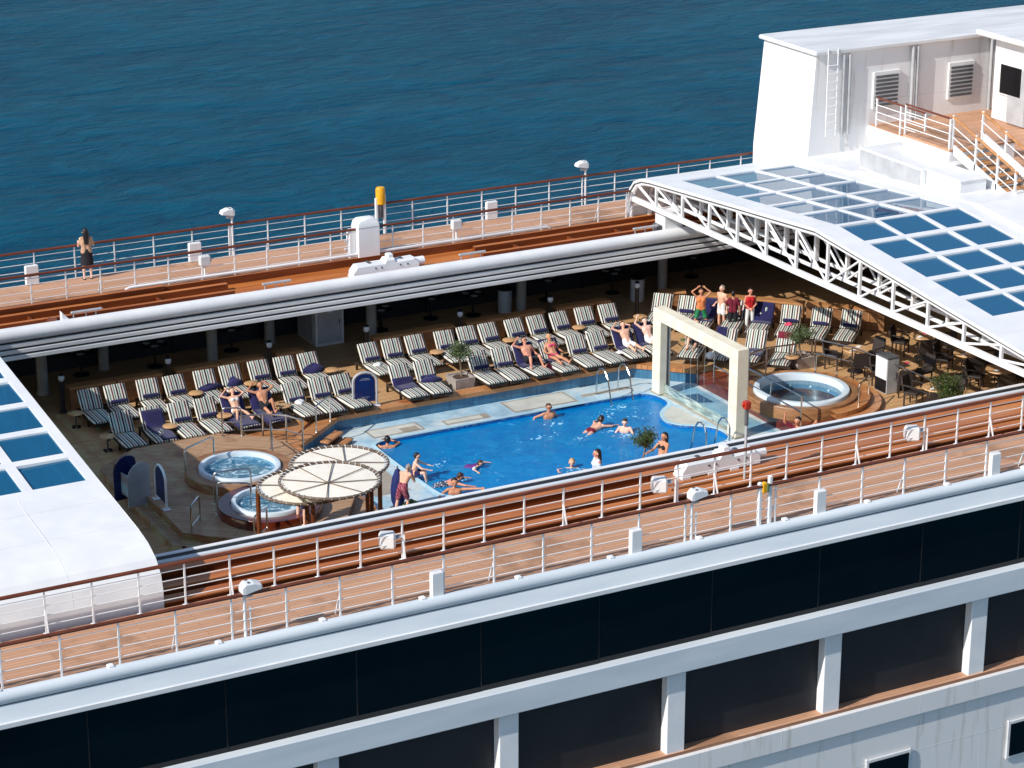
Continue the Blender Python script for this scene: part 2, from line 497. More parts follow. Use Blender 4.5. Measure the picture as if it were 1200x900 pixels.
# clear glass sheet with a green tint
m, n, l, p = nt("clear_greenish_glass")
n.remove(p)
tr = n.new("ShaderNodeBsdfTransparent")
tr.inputs[0].default_value = (0.82, 0.92, 0.9, 1)
gl = n.new("ShaderNodeBsdfGlossy")
gl.inputs["Roughness"].default_value = 0.05
df = n.new("ShaderNodeBsdfDiffuse")
df.inputs[0].default_value = srgb(206, 222, 216)
fz = n.new("ShaderNodeTexNoise")
fz.inputs["Scale"].default_value = 7
fz.inputs["Detail"].default_value = 7
mr = n.new("ShaderNodeMapRange")
mr.inputs[1].default_value = 0.45
mr.inputs[2].default_value = 0.65
mr.inputs[3].default_value = 0.12
mr.inputs[4].default_value = 0.75
l.new(fz.outputs[0], mr.inputs[0])
m1 = n.new("ShaderNodeMixShader")
l.new(mr.outputs[0], m1.inputs[0])
l.new(tr.outputs[0], m1.inputs[1])
l.new(df.outputs[0], m1.inputs[2])
m2 = n.new("ShaderNodeMixShader")
m2.inputs[0].default_value = 0.1
l.new(m1.outputs[0], m2.inputs[1])
l.new(gl.outputs[0], m2.inputs[2])
l.new(m2.outputs[0], n["Material Output"].inputs[0])
M['clearglass'] = m

# striped lounger cloth: stripes across the cushion's own x
m, n, l, p = nt("striped_lounger_cloth")
tc = n.new("ShaderNodeTexCoord")
sx = n.new("ShaderNodeSeparateXYZ")
l.new(tc.outputs["Object"], sx.inputs[0])
mr = n.new("ShaderNodeMapRange")
mr.inputs[1].default_value = -0.34
mr.inputs[2].default_value = 0.34
l.new(sx.outputs[0], mr.inputs[0])
cr = n.new("ShaderNodeValToRGB")
cr.color_ramp.interpolation = 'CONSTANT'
W_, N_, G_, B_, T_ = srgb(218, 215, 204), srgb(26, 30, 44), srgb(92, 122, 112), srgb(92, 40, 44), srgb(196, 178, 150)
seq = [(0.0, W_), (0.045, N_), (0.11, W_), (0.165, G_), (0.23, W_), (0.295, B_), (0.36, W_), (0.40, G_), (0.46, W_), (0.515, N_),
       (0.59, W_), (0.63, G_), (0.695, W_), (0.755, B_), (0.825, W_), (0.88, N_), (0.95, W_)]
els = cr.color_ramp.elements
els[0].position, els[0].color = seq[0]
els[1].position, els[1].color = seq[1]
for q, c in seq[2:]:
    e = els.new(q)
    e.color = c
l.new(mr.outputs[0], cr.inputs[0])
l.new(cr.outputs[0], p.inputs["Base Color"])
nz = n.new("ShaderNodeTexNoise")
nz.inputs["Scale"].default_value = 14
b = n.new("ShaderNodeBump")
b.inputs["Strength"].default_value = 0.4
b.inputs["Distance"].default_value = 0.02
l.new(tc.outputs["Object"], nz.inputs[0])
l.new(nz.outputs[0], b.inputs["Height"])
l.new(b.outputs[0], p.inputs["Normal"])
setp(p, rough=0.85)
M['stripe'] = m
M['canopy'] = noise_mat("cream_canopy_cloth", srgb(246, 240, 226), srgb(238, 230, 214), 3, 6, 0.8, 0.2, 50)
M['canopyframe'] = noise_mat("brown_canopy_frame", srgb(122, 104, 88), srgb(98, 82, 68), 5, 4, 0.45)
M['postwood'] = noise_mat("canopy_post_wood", srgb(120, 66, 36), srgb(92, 48, 26), 4, 6, 0.4, stretch=(4, 4, 0.4))
M['lampblack'] = noise_mat("dark_lamp_post_paint", srgb(34, 34, 38), srgb(46, 46, 50), 4, rough=0.4)

# ------------------------------------------------------------------ mesh builder
class MB:
    def __init__(s):
        s.v, s.f, s.mi, s.m = [], [], [], 0
    def add(s, vs, fs):
        o = len(s.v)
        s.v += [tuple(v) for v in vs]
        s.f += [tuple(i + o for i in f) for f in fs]
        s.mi += [s.m] * len(fs)
        return s
    def box(s, a, b, rz=0.0, piv=None):
        (x0, y0, z0), (x1, y1, z1) = a, b
        vs = [Vector(q) for q in ((x0, y0, z0), (x1, y0, z0), (x1, y1, z0), (x0, y1, z0), (x0, y0, z1), (x1, y0, z1), (x1, y1, z1), (x0, y1, z1))]
        if rz:
            c = Vector(piv) if piv else (Vector(a) + Vector(b)) / 2
            mt = Matrix.Rotation(rz, 3, 'Z')
            vs = [c + mt @ (q - c) for q in vs]
        return s.add(vs, [(0, 3, 2, 1), (4, 5, 6, 7), (0, 1, 5, 4), (1, 2, 6, 5), (2, 3, 7, 6), (3, 0, 4, 7)])
    def bbox(s, a, b, bv=0.02):
        """box with chamfered edges"""
        (x0, y0, z0), (x1, y1, z1) = a, b
        pts = lambda i, z: [(x0 + i + bv, y0 + i, z), (x1 - i - bv, y0 + i, z), (x1 - i, y0 + i + bv, z), (x1 - i, y1 - i - bv, z),
                            (x1 - i - bv, y1 - i, z), (x0 + i + bv, y1 - i, z), (x0 + i, y1 - i - bv, z), (x0 + i, y0 + i + bv, z)]
        rings = [pts(bv, z0), pts(0, z0 + bv), pts(0, z1 - bv), pts(bv, z1)]
        return s.loft(rings)
    def loft(s, rings, cap=True, closed=True):
        n = len(rings[0])
        vs = [q for r in rings for q in r]
        fs = []
        for k in range(len(rings) - 1):
            for i in range(n if closed else n - 1):
                j = (i + 1) % n
                fs.append((k * n + i, k * n + j, (k + 1) * n + j, (k + 1) * n + i))
        if cap:
            fs.append(tuple(range(n - 1, -1, -1)))
            fs.append(tuple((len(rings) - 1) * n + i for i in range(n)))
        return s.add(vs, fs)
    def tube(s, pts, r, seg=8, cap=True):
        pts = [Vector(q) for q in pts]
        rr = r if isinstance(r, (list, tuple)) else [r] * len(pts)
        rings = []
        up = Vector((0, 0, 1))
        for i, q in enumerate(pts):
            d = (pts[min(i + 1, len(pts) - 1)] - pts[max(i - 1, 0)]).normalized()
            u = up if abs(d.dot(up)) < 0.95 else Vector((1, 0, 0))
            a = d.cross(u).normalized()
            b = a.cross(d).normalized()
            if rings and a.dot(pa) < 0:
                a, b = -a, -b
            pa = a
            rings.append([q + (a * math.cos(t) + b * math.sin(t)) * rr[i] for t in (2 * math.pi * (k + .5) / seg for k in range(seg))])
        return s.loft(rings, cap)
    def bar(s, a, b, wd, ht=None):
        return s.tube([a, b], wd * 0.7071, 4)
    def lathe(s, prof, c=(0, 0, 0), seg=24, cap=True, sx=1.0, sy=1.0, a0=0.0, a1=2 * math.pi):
        full = abs(a1 - a0 - 2 * math.pi) < 1e-6
        k = seg if full else seg + 1
        rings = [[(c[0] + r * sx * math.cos(a0 + (a1 - a0) * i / seg), c[1] + r * sy * math.sin(a0 + (a1 - a0) * i / seg), c[2] + z) for i in range(k)] for r, z in prof]
        return s.loft(rings, cap and full, full)
    def prism(s, poly, z0, z1):
        return s.loft([[(x, y, z0) for x, y in poly], [(x, y, z1) for x, y in poly]])
    def ext(s, prof, x0, x1):
        """a closed (y, z) outline drawn out along x"""
        return s.loft([[(x0, y, z) for y, z in prof], [(x1, y, z) for y, z in prof]])
    def sphere(s, c, r, seg=12, rings=8, sc=(1, 1, 1)):
        vs, fs = [], []
        for i in range(rings + 1):
            t = math.pi * i / rings
            for k in range(seg):
                a = 2 * math.pi * k / seg
                vs.append((c[0] + r * sc[0] * math.sin(t) * math.cos(a), c[1] + r * sc[1] * math.sin(t) * math.sin(a), c[2] + r * sc[2] * math.cos(t)))
        for i in range(rings):
            for k in range(seg):
                j = (k + 1) % seg
                fs.append((i * seg + k, (i + 1) * seg + k, (i + 1) * seg + j, i * seg + j))
        return s.add(vs, fs)
    def capsule(s, p0, p1, r0, r1, seg=10, hr=4):
        p0, p1 = Vector(p0), Vector(p1)
        d = p1 - p0
        d = d.normalized() if d.length > 1e-6 else Vector((0, 0, 1))
        u = Vector((0, 0, 1)) if abs(d.z) < 0.9 else Vector((1, 0, 0))
        a = d.cross(u).normalized()
        b = a.cross(d).normalized()
        rings = []
        for i in range(1, hr + 1):
            t = math.pi / 2 * i / hr
            rings.append((p0 - d * r0 * math.cos(t), r0 * math.sin(t)))
        for i in range(0, hr):
            t = math.pi / 2 * i / hr
            rings.append((p1 + d * r1 * math.sin(t), r1 * math.cos(t)))
        rr = [[q + (a * math.cos(2 * math.pi * k / seg) - b * math.sin(2 * math.pi * k / seg)) * r for k in range(seg)] for q, r in rings]
        return s.loft(rr)
    def mesh(s, name, mats, smooth=False):
        me = bpy.data.meshes.new(name)
        me.from_pydata(s.v, [], s.f)
        for q in (mats if isinstance(mats, (list, tuple)) else [mats]):
            me.materials.append(q)
        if isinstance(mats, (list, tuple)) and len(mats) > 1:
            me.polygons.foreach_set("material_index", s.mi)
        if smooth:
            me.polygons.foreach_set("use_smooth", [True] * len(me.polygons))
            try:
                me.set_sharp_from_angle(angle=R(42))
            except Exception:
                pass
        me.update()
        return me

def part(name, mb, mats, parent=None, smooth=False, loc=None, rz=0.0, label=None):
    o = bpy.data.objects.new(name, mb if isinstance(mb, bpy.types.Mesh) else mb.mesh(name, mats, smooth))
    COL.objects.link(o)
    if parent:
        o.parent = parent
    if loc:
        o.location = loc
    if rz:
        o.rotation_euler = (0, 0, rz)
    if label:
        o['label'] = label
    return o

def tag(o, label, cat, group=None):
    o['label'] = label
    o['category'] = cat
    if group:
        o['group'] = group
    return o

def thing(name, label, cat, loc=(0, 0, 0), rz=0.0, group=None):
    o = bpy.data.objects.new(name, None)
    COL.objects.link(o)
    o.empty_display_size = 0.2
    o.location = loc
    o.rotation_euler = (0, 0, rz)
    return tag(o, label, cat, group)

def struct(name, mb, mats, smooth=False):
    o = part(name, mb, mats, None, smooth)
    o['kind'] = 'structure'
    return o

def clone(root, loc, rz, label, group=None):
    r = root.copy()
    COL.objects.link(r)
    r.location = loc
    r.rotation_euler = (0, 0, rz)
    r['label'] = label
    if group:
        r['group'] = group
    for ch in KIDS[root.name]:
        c = ch.copy()
        COL.objects.link(c)
        c.parent = r
        for g in KIDS.get(ch.name, ()):
            d = g.copy()
            COL.objects.link(d)
            d.parent = c
    return r
KIDS = {}
def remember(root):
    KIDS[root.name] = [o for o in COL.objects if o.parent == root]
    for ch in KIDS[root.name]:
        KIDS[ch.name] = [o for o in COL.objects if o.parent == ch]
ORD = "first second third fourth fifth sixth seventh eighth ninth tenth eleventh twelfth thirteenth fourteenth fifteenth sixteenth seventeenth eighteenth nineteenth twentieth".split()
# ================================================================== the setting
X0, X1 = -50.0, 60.0
o = struct('sea', MB().add([(-900, -200, -22), (2500, -200, -22), (2500, 3500, -22), (-900, 3500, -22)], [(0, 1, 2, 3)]), M['sea'])

# far promenade, its edge gutter and the painted track strip
struct('promenade_deck', MB().box((X0, 7.35, 2.72), (X1, 9.6, 3.0)), M['teak'])
struct('promenade_gutter', MB().box((X0, 9.6, 2.5), (X1, 9.9, 2.8)), M['black'])
mb = MB()
mb.box((X0, 5.58, 2.6), (X1, 7.35, 2.82))
struct('track_strip', mb, M['orange'])
def beam(xa, xb, ya, yb, zt, zb=2.82):
    mb = MB()
    mb.m = 0
    mb.add([(xa, ya, zt), (xb, ya, zt), (xb, yb, zt), (xa, yb, zt)], [(0, 1, 2, 3)])
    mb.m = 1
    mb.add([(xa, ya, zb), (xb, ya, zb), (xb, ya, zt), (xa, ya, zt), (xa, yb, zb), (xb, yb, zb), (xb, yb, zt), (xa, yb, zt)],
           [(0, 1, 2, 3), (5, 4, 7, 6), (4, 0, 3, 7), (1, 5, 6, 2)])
    o = struct('track_beam', mb, [M['orange'], M['orange_shade']])  # side faces get a darker colour that holds their shade
    return o
for xa, xb in ((X0, -6.3), (2.2, X1)):
    beam(xa, xb, 6.05, 6.2, 2.98)
    beam(xa, xb, 6.62, 6.8, 3.04)
beam(X0, X1, 7.2, 7.34, 3.06)
beam(X0, -8.2, 7.02, 7.2, 3.14)
for x in (-14.8, -12.6, -10.4, -8.6, 3.6, 5.6, 7.4):
    struct('track_bracket', MB().box((x - .03, 6.2, 2.82), (x + .03, 6.62, 2.96)), M['orange_shade'])

# rolled white edge of the far opening with its louvres
mb = MB()
mb.tube([(X0, 5.52, 2.83), (X1, 5.52, 2.83)], 0.21, 20)
mb.box((X0, 5.44, 2.84), (X1, 5.62, 3.02))
struct('opening_edge_roll', mb, M['white'], True)
struct('opening_edge_backing', MB().box((X0, 5.46, 2.08), (X1, 5.6, 2.7)), M['black'])
for k, (za, zb) in enumerate(((2.46, 2.58), (2.28, 2.40), (2.09, 2.22))):
    struct('opening_edge_louvre', MB().bbox((X0, 5.37, za), (X1, 5.48, zb), 0.015), M['white_dirty'])
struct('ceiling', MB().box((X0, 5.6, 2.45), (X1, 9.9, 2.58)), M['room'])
struct('hull_side', MB().box((X0, 9.9, -22), (X1, 10.1, 2.78)), M['white'])

# lounger deck, with the octagonal pool basin let into it
OCT = [(-6.9, -5.4), (-6.9, 0.0), (-4.95, 1.65), (5.2, 1.65), (6.65, 0.25), (6.65, -5.0), (5.2, -6.4), (-4.95, -6.4)]
def sheet(outer, hole, z):
    """flat sheet with one hole, from a bridged outline"""
    import bmesh
    bm = bmesh.new()
    eds = []
    for ring in (outer, hole):
        vs = [bm.verts.new((x, y, z)) for x, y in ring]
        eds += [bm.edges.new((vs[i], vs[(i + 1) % len(vs)])) for i in range(len(vs))]
    bmesh.ops.triangle_fill(bm, use_beauty=True, edges=eds)
    bmesh.ops.recalc_face_normals(bm, faces=bm.faces)
    for f in bm.faces:
        if f.normal.z < 0:
            f.normal_flip()
    me = bpy.data.meshes.new("sheet")
    bm.to_mesh(me)
    bm.free()
    return me
def sheet_struct(name, outer, hole, z, mat):
    me = sheet(outer, hole, z)
    me.materials.append(mat)
    o = part(name, me, None)
    o['kind'] = 'structure'
    return o
sheet_struct('pool_deck', [(X0, -15), (X1, -15), (X1, 9.9), (X0, 9.9)], OCT, 0.0, M['deck'])
# raised wooden kerb round the far side of the basin
def offset(poly, d):
    n, out = len(poly), []
    for i in range(n):
        p, a, b = Vector(poly[i]), Vector(poly[i - 1]), Vector(poly[(i + 1) % n])
        n1 = Vector(((p - a).y, -(p - a).x)).normalized()
        n2 = Vector(((b - p).y, -(b - p).x)).normalized()
        m_ = (n1 + n2).normalized()
        out.append(tuple(p + m_ * d / max(0.3, m_.dot(n1))))
    return out
IN_, OUT_ = offset(OCT, 0.04), offset(OCT, -0.42)
mb = MB()
n_ = len(OCT)
for i in (1, 2, 3):
    a, b, c, d = IN_[i], IN_[(i + 1) % n_], OUT_[(i + 1) % n_], OUT_[i]
    mb.loft([[(a[0], a[1], -0.03), (b[0], b[1], -0.03), (c[0], c[1], -0.03), (d[0], d[1], -0.03)],
             [(a[0], a[1], 0.1), (b[0], b[1], 0.1), (c[0], c[1], 0.1), (d[0], d[1], 0.1)]])
struct('pool_kerb', mb, M['kerbwood'])
mb = MB()
for i in range(n_):
    a, b = OCT[i], OCT[(i + 1) % n_]
    zt = 0.07 if i in (1, 2, 3) else -0.002
    mb.add([(a[0], a[1], -.36), (b[0], b[1], -.36), (b[0], b[1], zt), (a[0], a[1], zt)], [(0, 1, 2, 3)])
o = struct('basin_riser', mb, M['tile_blue'])
# pool outline, water, floor
POOL = [(-4.56, -0.1), (-4.4, 0.16), (-3.9, 0.27), (0.1, 0.28), (4.2, 0.28), (4.62, 0.25), (4.9, 0.05), (5.0, -0.35), (4.98, -0.75), (4.8, -1.05), (4.5, -1.25), (4.2, -1.55),
        (4.02, -1.95), (4.0, -2.35), (4.16, -2.68), (4.5, -2.95), (4.8, -3.15), (5.0, -3.45), (5.05, -3.9), (4.95, -4.25), (4.65, -4.5), (3.9, -4.6), (0, -4.62), (-4.0, -4.62), (-4.4, -4.5), (-4.56, -4.1)]
def smooth_poly(poly, it=2):
    for _ in range(it):
        q = []
        for i in range(len(poly)):
            a, b = Vector(poly[i]), Vector(poly[(i + 1) % len(poly)])
            q += [tuple(a * .75 + b * .25), tuple(a * .25 + b * .75)]
        poly = q
    return poly
POOL = smooth_poly(POOL)
sheet_struct('pool_surround', OCT, POOL, -0.35, M['tile'])
mb = MB()
for i in range(len(POOL)):
    a, b = POOL[i], POOL[(i + 1) % len(POOL)]
    mb.add([(a[0], a[1], -1.75), (b[0], b[1], -1.75), (b[0], b[1], -.352), (a[0], a[1], -.352)], [(0, 1, 2, 3)])
struct('pool_wall', mb, M['pool_wall'], True)
struct('pool_floor', MB().add([(x, y, -1.7) for x, y in POOL], [tuple(range(len(POOL) - 1, -1, -1))]), M['pool_floor'])
struct('pool_water', MB().add([(x, y, -.45) for x, y in POOL], [tuple(range(len(POOL) - 1, -1, -1))]), M['pool_water'])
# pale rounded coping
mb = MB()
PO = offset(POOL, -0.14) if Vector(offset(POOL, -0.14)[0]).length > Vector(POOL[0]).length else offset(POOL, 0.14)
k_ = len(POOL)
mb.add([(x, y, -.33) for x, y in POOL] + [(x, y, -.346) for x, y in PO] + [(x, y, -.40) for x, y in POOL],
       [(i, (i + 1) % k_, k_ + (i + 1) % k_, k_ + i) for i in range(k_)] + [(i, 2 * k_ + i, 2 * k_ + (i + 1) % k_, (i + 1) % k_) for i in range(k_)])
struct('pool_coping', mb, noise_mat("pale_coping_tile", srgb(176, 214, 230), srgb(190, 222, 234), 4, rough=0.25), True)
# mosaic panels let into the tiles: cream squares framed in taupe
z = -0.346
def mosaic(poly, mat, zz):
    o = struct('mosaic_panel', MB().add([(x, y, zz) for x, y in poly], [tuple(range(len(poly)))]), mat)
for (xa, xb, ya, yb) in ((-4.3, -2.6, 0.55, 1.25), (-1.9, -0.4, 0.55, 0.95), (0.4, 2.6, 0.55, 1.55), (2.9, 4.6, 0.8, 1.0), (-6.2, -5.1, -3.6, -1.4)):
    mosaic([(xa, ya), (xb, ya), (xb, yb), (xa, yb)], M['tile_taupe'], z)
    if xb - xa > 1.2 and yb - ya > .3:
        mosaic([(xa + .07, ya + .07), (xb - .07, ya + .07), (xb - .07, yb - .07), (xa + .07, yb - .07)], M['tile_cream'], z + .004)
mosaic([(-3.3, .62), (-2.75, .62), (-2.75, .95), (-3.3, .95)], M['tile_taupe'], z + .008)
mosaic([(-.65, .6), (-.45, .6), (-.45, .9), (-.65, .9)], M['tile_taupe'], z + .008)
# cream shelf in the bay of the pool
sh = [(4.1, -2.0), (4.1, -2.3), (4.25, -2.6), (4.6, -2.85), (5.0, -3.1), (5.02, -1.1), (4.6, -1.35), (4.27, -1.65)]
mosaic(smooth_poly(sh, 1), M['tile_cream'], z)

# wooden steps down from the kerb at the chamfered corner
t = thing('wooden_steps', 'two open wooden steps leading down from the kerb into the tiled basin', 'steps', (-5.75, .72, -0.35), R(-140))
for k, (d0, zz) in enumerate(((0.05, 0.30), (0.36, 0.13))):
    part('tread', MB().bbox((-.5, d0, zz - .05), (.5, d0 + .28, zz), .01), M['kerbwood'], t)
    part('riser', MB().box((-.48, d0 + .22, 0.0), (.48, d0 + .25, zz - .05)), M['mahog'], t)

# near side: opening coaming, track strip, promenade, ledge and the facade below it
mb = MB()
mb.box((X0, -12.42, 2.5), (X1, -12.1, 3.02))
struct('opening_coaming', mb, M['black'])
mb = MB().tube([(X0, -12.43, 2.99), (X1, -12.43, 2.99)], 0.06, 10)
struct('coaming_tube', mb, M['ledge'], True)
struct('coaming_strip', MB().bbox((X0, -12.17, 2.98), (X1, -12.05, 3.05), .015), M['white'])
x = X0
struct('track_strip', MB().box((X0, -14.8, 2.55), (X1, -12.42, 2.74)), M['orange'])
beam(X0, X1, -12.95, -12.5, 2.99, 2.74)
beam(X0, -3.1, -13.72, -13.32, 2.96, 2.74)
beam(X0, X1, -14.42, -14.05, 2.94, 2.74)
struct('track_cover_plate', MB().bbox((-3.1, -13.95, 2.74), (X1, -13.0, 2.955), .01), M['pinkwood'])
for y, zz in ((-12.97, 3.0), (-13.74, 2.965), (-14.44, 2.95)):
    struct('track_edge_trim', MB().box((X0, y - .012, zz - .03), (X1, y + .01, zz + .008)), M['pinkwood'])
struct('promenade_deck', MB().box((X0, -17.0, 2.72), (X1, -14.8, 3.0)), M['teak'])
mb = MB().tube([(X0, -17.16, 2.94), (X1, -17.16, 2.94)], 0.15, 14)
GUT = struct('ledge_gutter', mb, M['ledge'], True)
struct('ledge_groove', MB().box((X0, -17.24, 2.6), (X1, -17.1, 2.84)), M['greyd'])
mb = MB().ext([(-17.12, 2.42), (-17.12, 2.8), (-17.27, 2.8), (-17.42, 2.5), (-17.42, 2.42)], X0, X1)
struct('ledge_fascia', mb, M['ledge'])
struct('ledge_lip', MB().bbox((X0, -17.46, 2.38), (X1, -17.40, 2.5), .012), M['white'])
for k in range(-10, 14):
    xx = k * 2.35 + 0.4
    part('lug', MB().bbox((xx - .07, -17.2, 3.06), (xx + .07, -17.05, 3.13), .02), M['white'], GUT)
# deck house wall below: dark glazing, white bands, posts
struct('facade_band', MB().bbox((X0, -17.5, -0.02), (X1, -17.1, 0.6), .02), M['ledge'])
struct('facade_back', MB().box((X0, -17.1, -2.3), (X1, -16.9, 2.6)), M['room'])
t = thing('window_wall', 'long wall of black glazing under the pale ledge on the ship\'s side', 'windows', (0, -17.2, 0.6))
for k in range(22):
    xa = -40 + k * 3.0
    o = part('window_pane', MB().box((-1.48, -.04, 0.0), (1.48, 0.0, 1.82)), M['darkglass'], t, False, (xa + 1.5, -.02, 0))
    o.rotation_euler = (random.uniform(-.008, .008), 0, random.uniform(-.006, .006))
    part('pane_seal', MB().box((xa - .015, -.06, 0.0), (xa + .015, -.02, 1.82)), M['black'], t)
struct('facade_band', MB().bbox((X0, -17.5, -2.75), (X1, -16.6, -2.2), .02), M['plate'])
struct('balcony_deck', MB().box((X0, -17.4, -2.2), (X1, -15.2, -2.12)), M['teak'])
struct('balcony_back', MB().box((X0, -15.4, -2.2), (X1, -15.2, 0.0)), M['darkglass'])
t = thing('side_gallery', 'open gallery of white posts below the black glazing on the near ship side', 'gallery', (0, 0, 0))
for k in range(16):
    xa = -36 + k * 4.4
    part('post', MB().bbox((xa, -17.35, -2.2), (xa + .5, -16.95, -.02), .02), M['white'], t)
struct('hull_side', MB().box((X0, -17.4, -22), (X1, -17.1, -2.75)), M['plate'])
for k in range(14):
    xa = -34 + k * 4.4
    t = thing('porthole_window', 'rectangular cabin window with rounded frame in the white hull', 'window', (xa, -17.42, -4.2), 0, 'cabin windows in the white hull')
    part('frame', MB().bbox((-.7, -.05, -.55), (.7, .0, .55), .03), M['white_dirty'], t)
    part('pane', MB().box((-.6, -.07, -.45), (.6, -.05, .45)), M['darkglass'], t)

# below the far overhang: dark windows and columns
t = thing('window_wall', 'dark glazing along the back of the shaded deck under the far promenade', 'windows', (0, 9.75, 0))
for k in range(26):
    xa = -40 + k * 3.0
    part('window_pane', MB().box((xa + .04, 0.0, 0.9), (xa + 2.96, 0.04, 2.4)), M['darkglass'], t)
    part('mullion', MB().box((xa - .04, -.03, 0.0), (xa + .04, .05, 2.44)), M['room'], t)
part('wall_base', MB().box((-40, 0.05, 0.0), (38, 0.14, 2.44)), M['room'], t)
for x in (-22.9, -17.4, -11.9, -6.4, -0.9, 4.6, 10.1, 15.6):
    c = tag(part('column', MB().lathe([(.2, 0), (.2, .06), (.17, .1), (.17, 2.35), (.21, 2.45)], (x, 7.95, 0), 16), M['column'], None, True),
            'round grey column standing behind the lounger benches under the overhang', 'column', 'columns under the far overhang')
for k, x in enumerate((-9.5, -3.9)):
    tag(part('column', MB().lathe([(.2, 0), (.17, .06), (.17, 2.45)], (x, 9.3, 0), 16), M['column'], None, True), 'grey column set back near the dark windows under the overhang', 'column', 'set back columns')
# ceiling under the fixed part of the ship beyond the glass roof, and the end wall of the shaded restaurant
struct('restaurant_wall', MB().box((17.5, -14.8, 0.0), (17.8, 9.8, 4.6)), M['brownwall'])
struct('near_underside', MB().box((X0, -14.8, 2.4), (X1, -12.4, 2.53)), M['room'])
struct('near_inner_wall', MB().box((X0, -15.2, 0.0), (X1, -15.0, 2.5)), M['brownwall'])

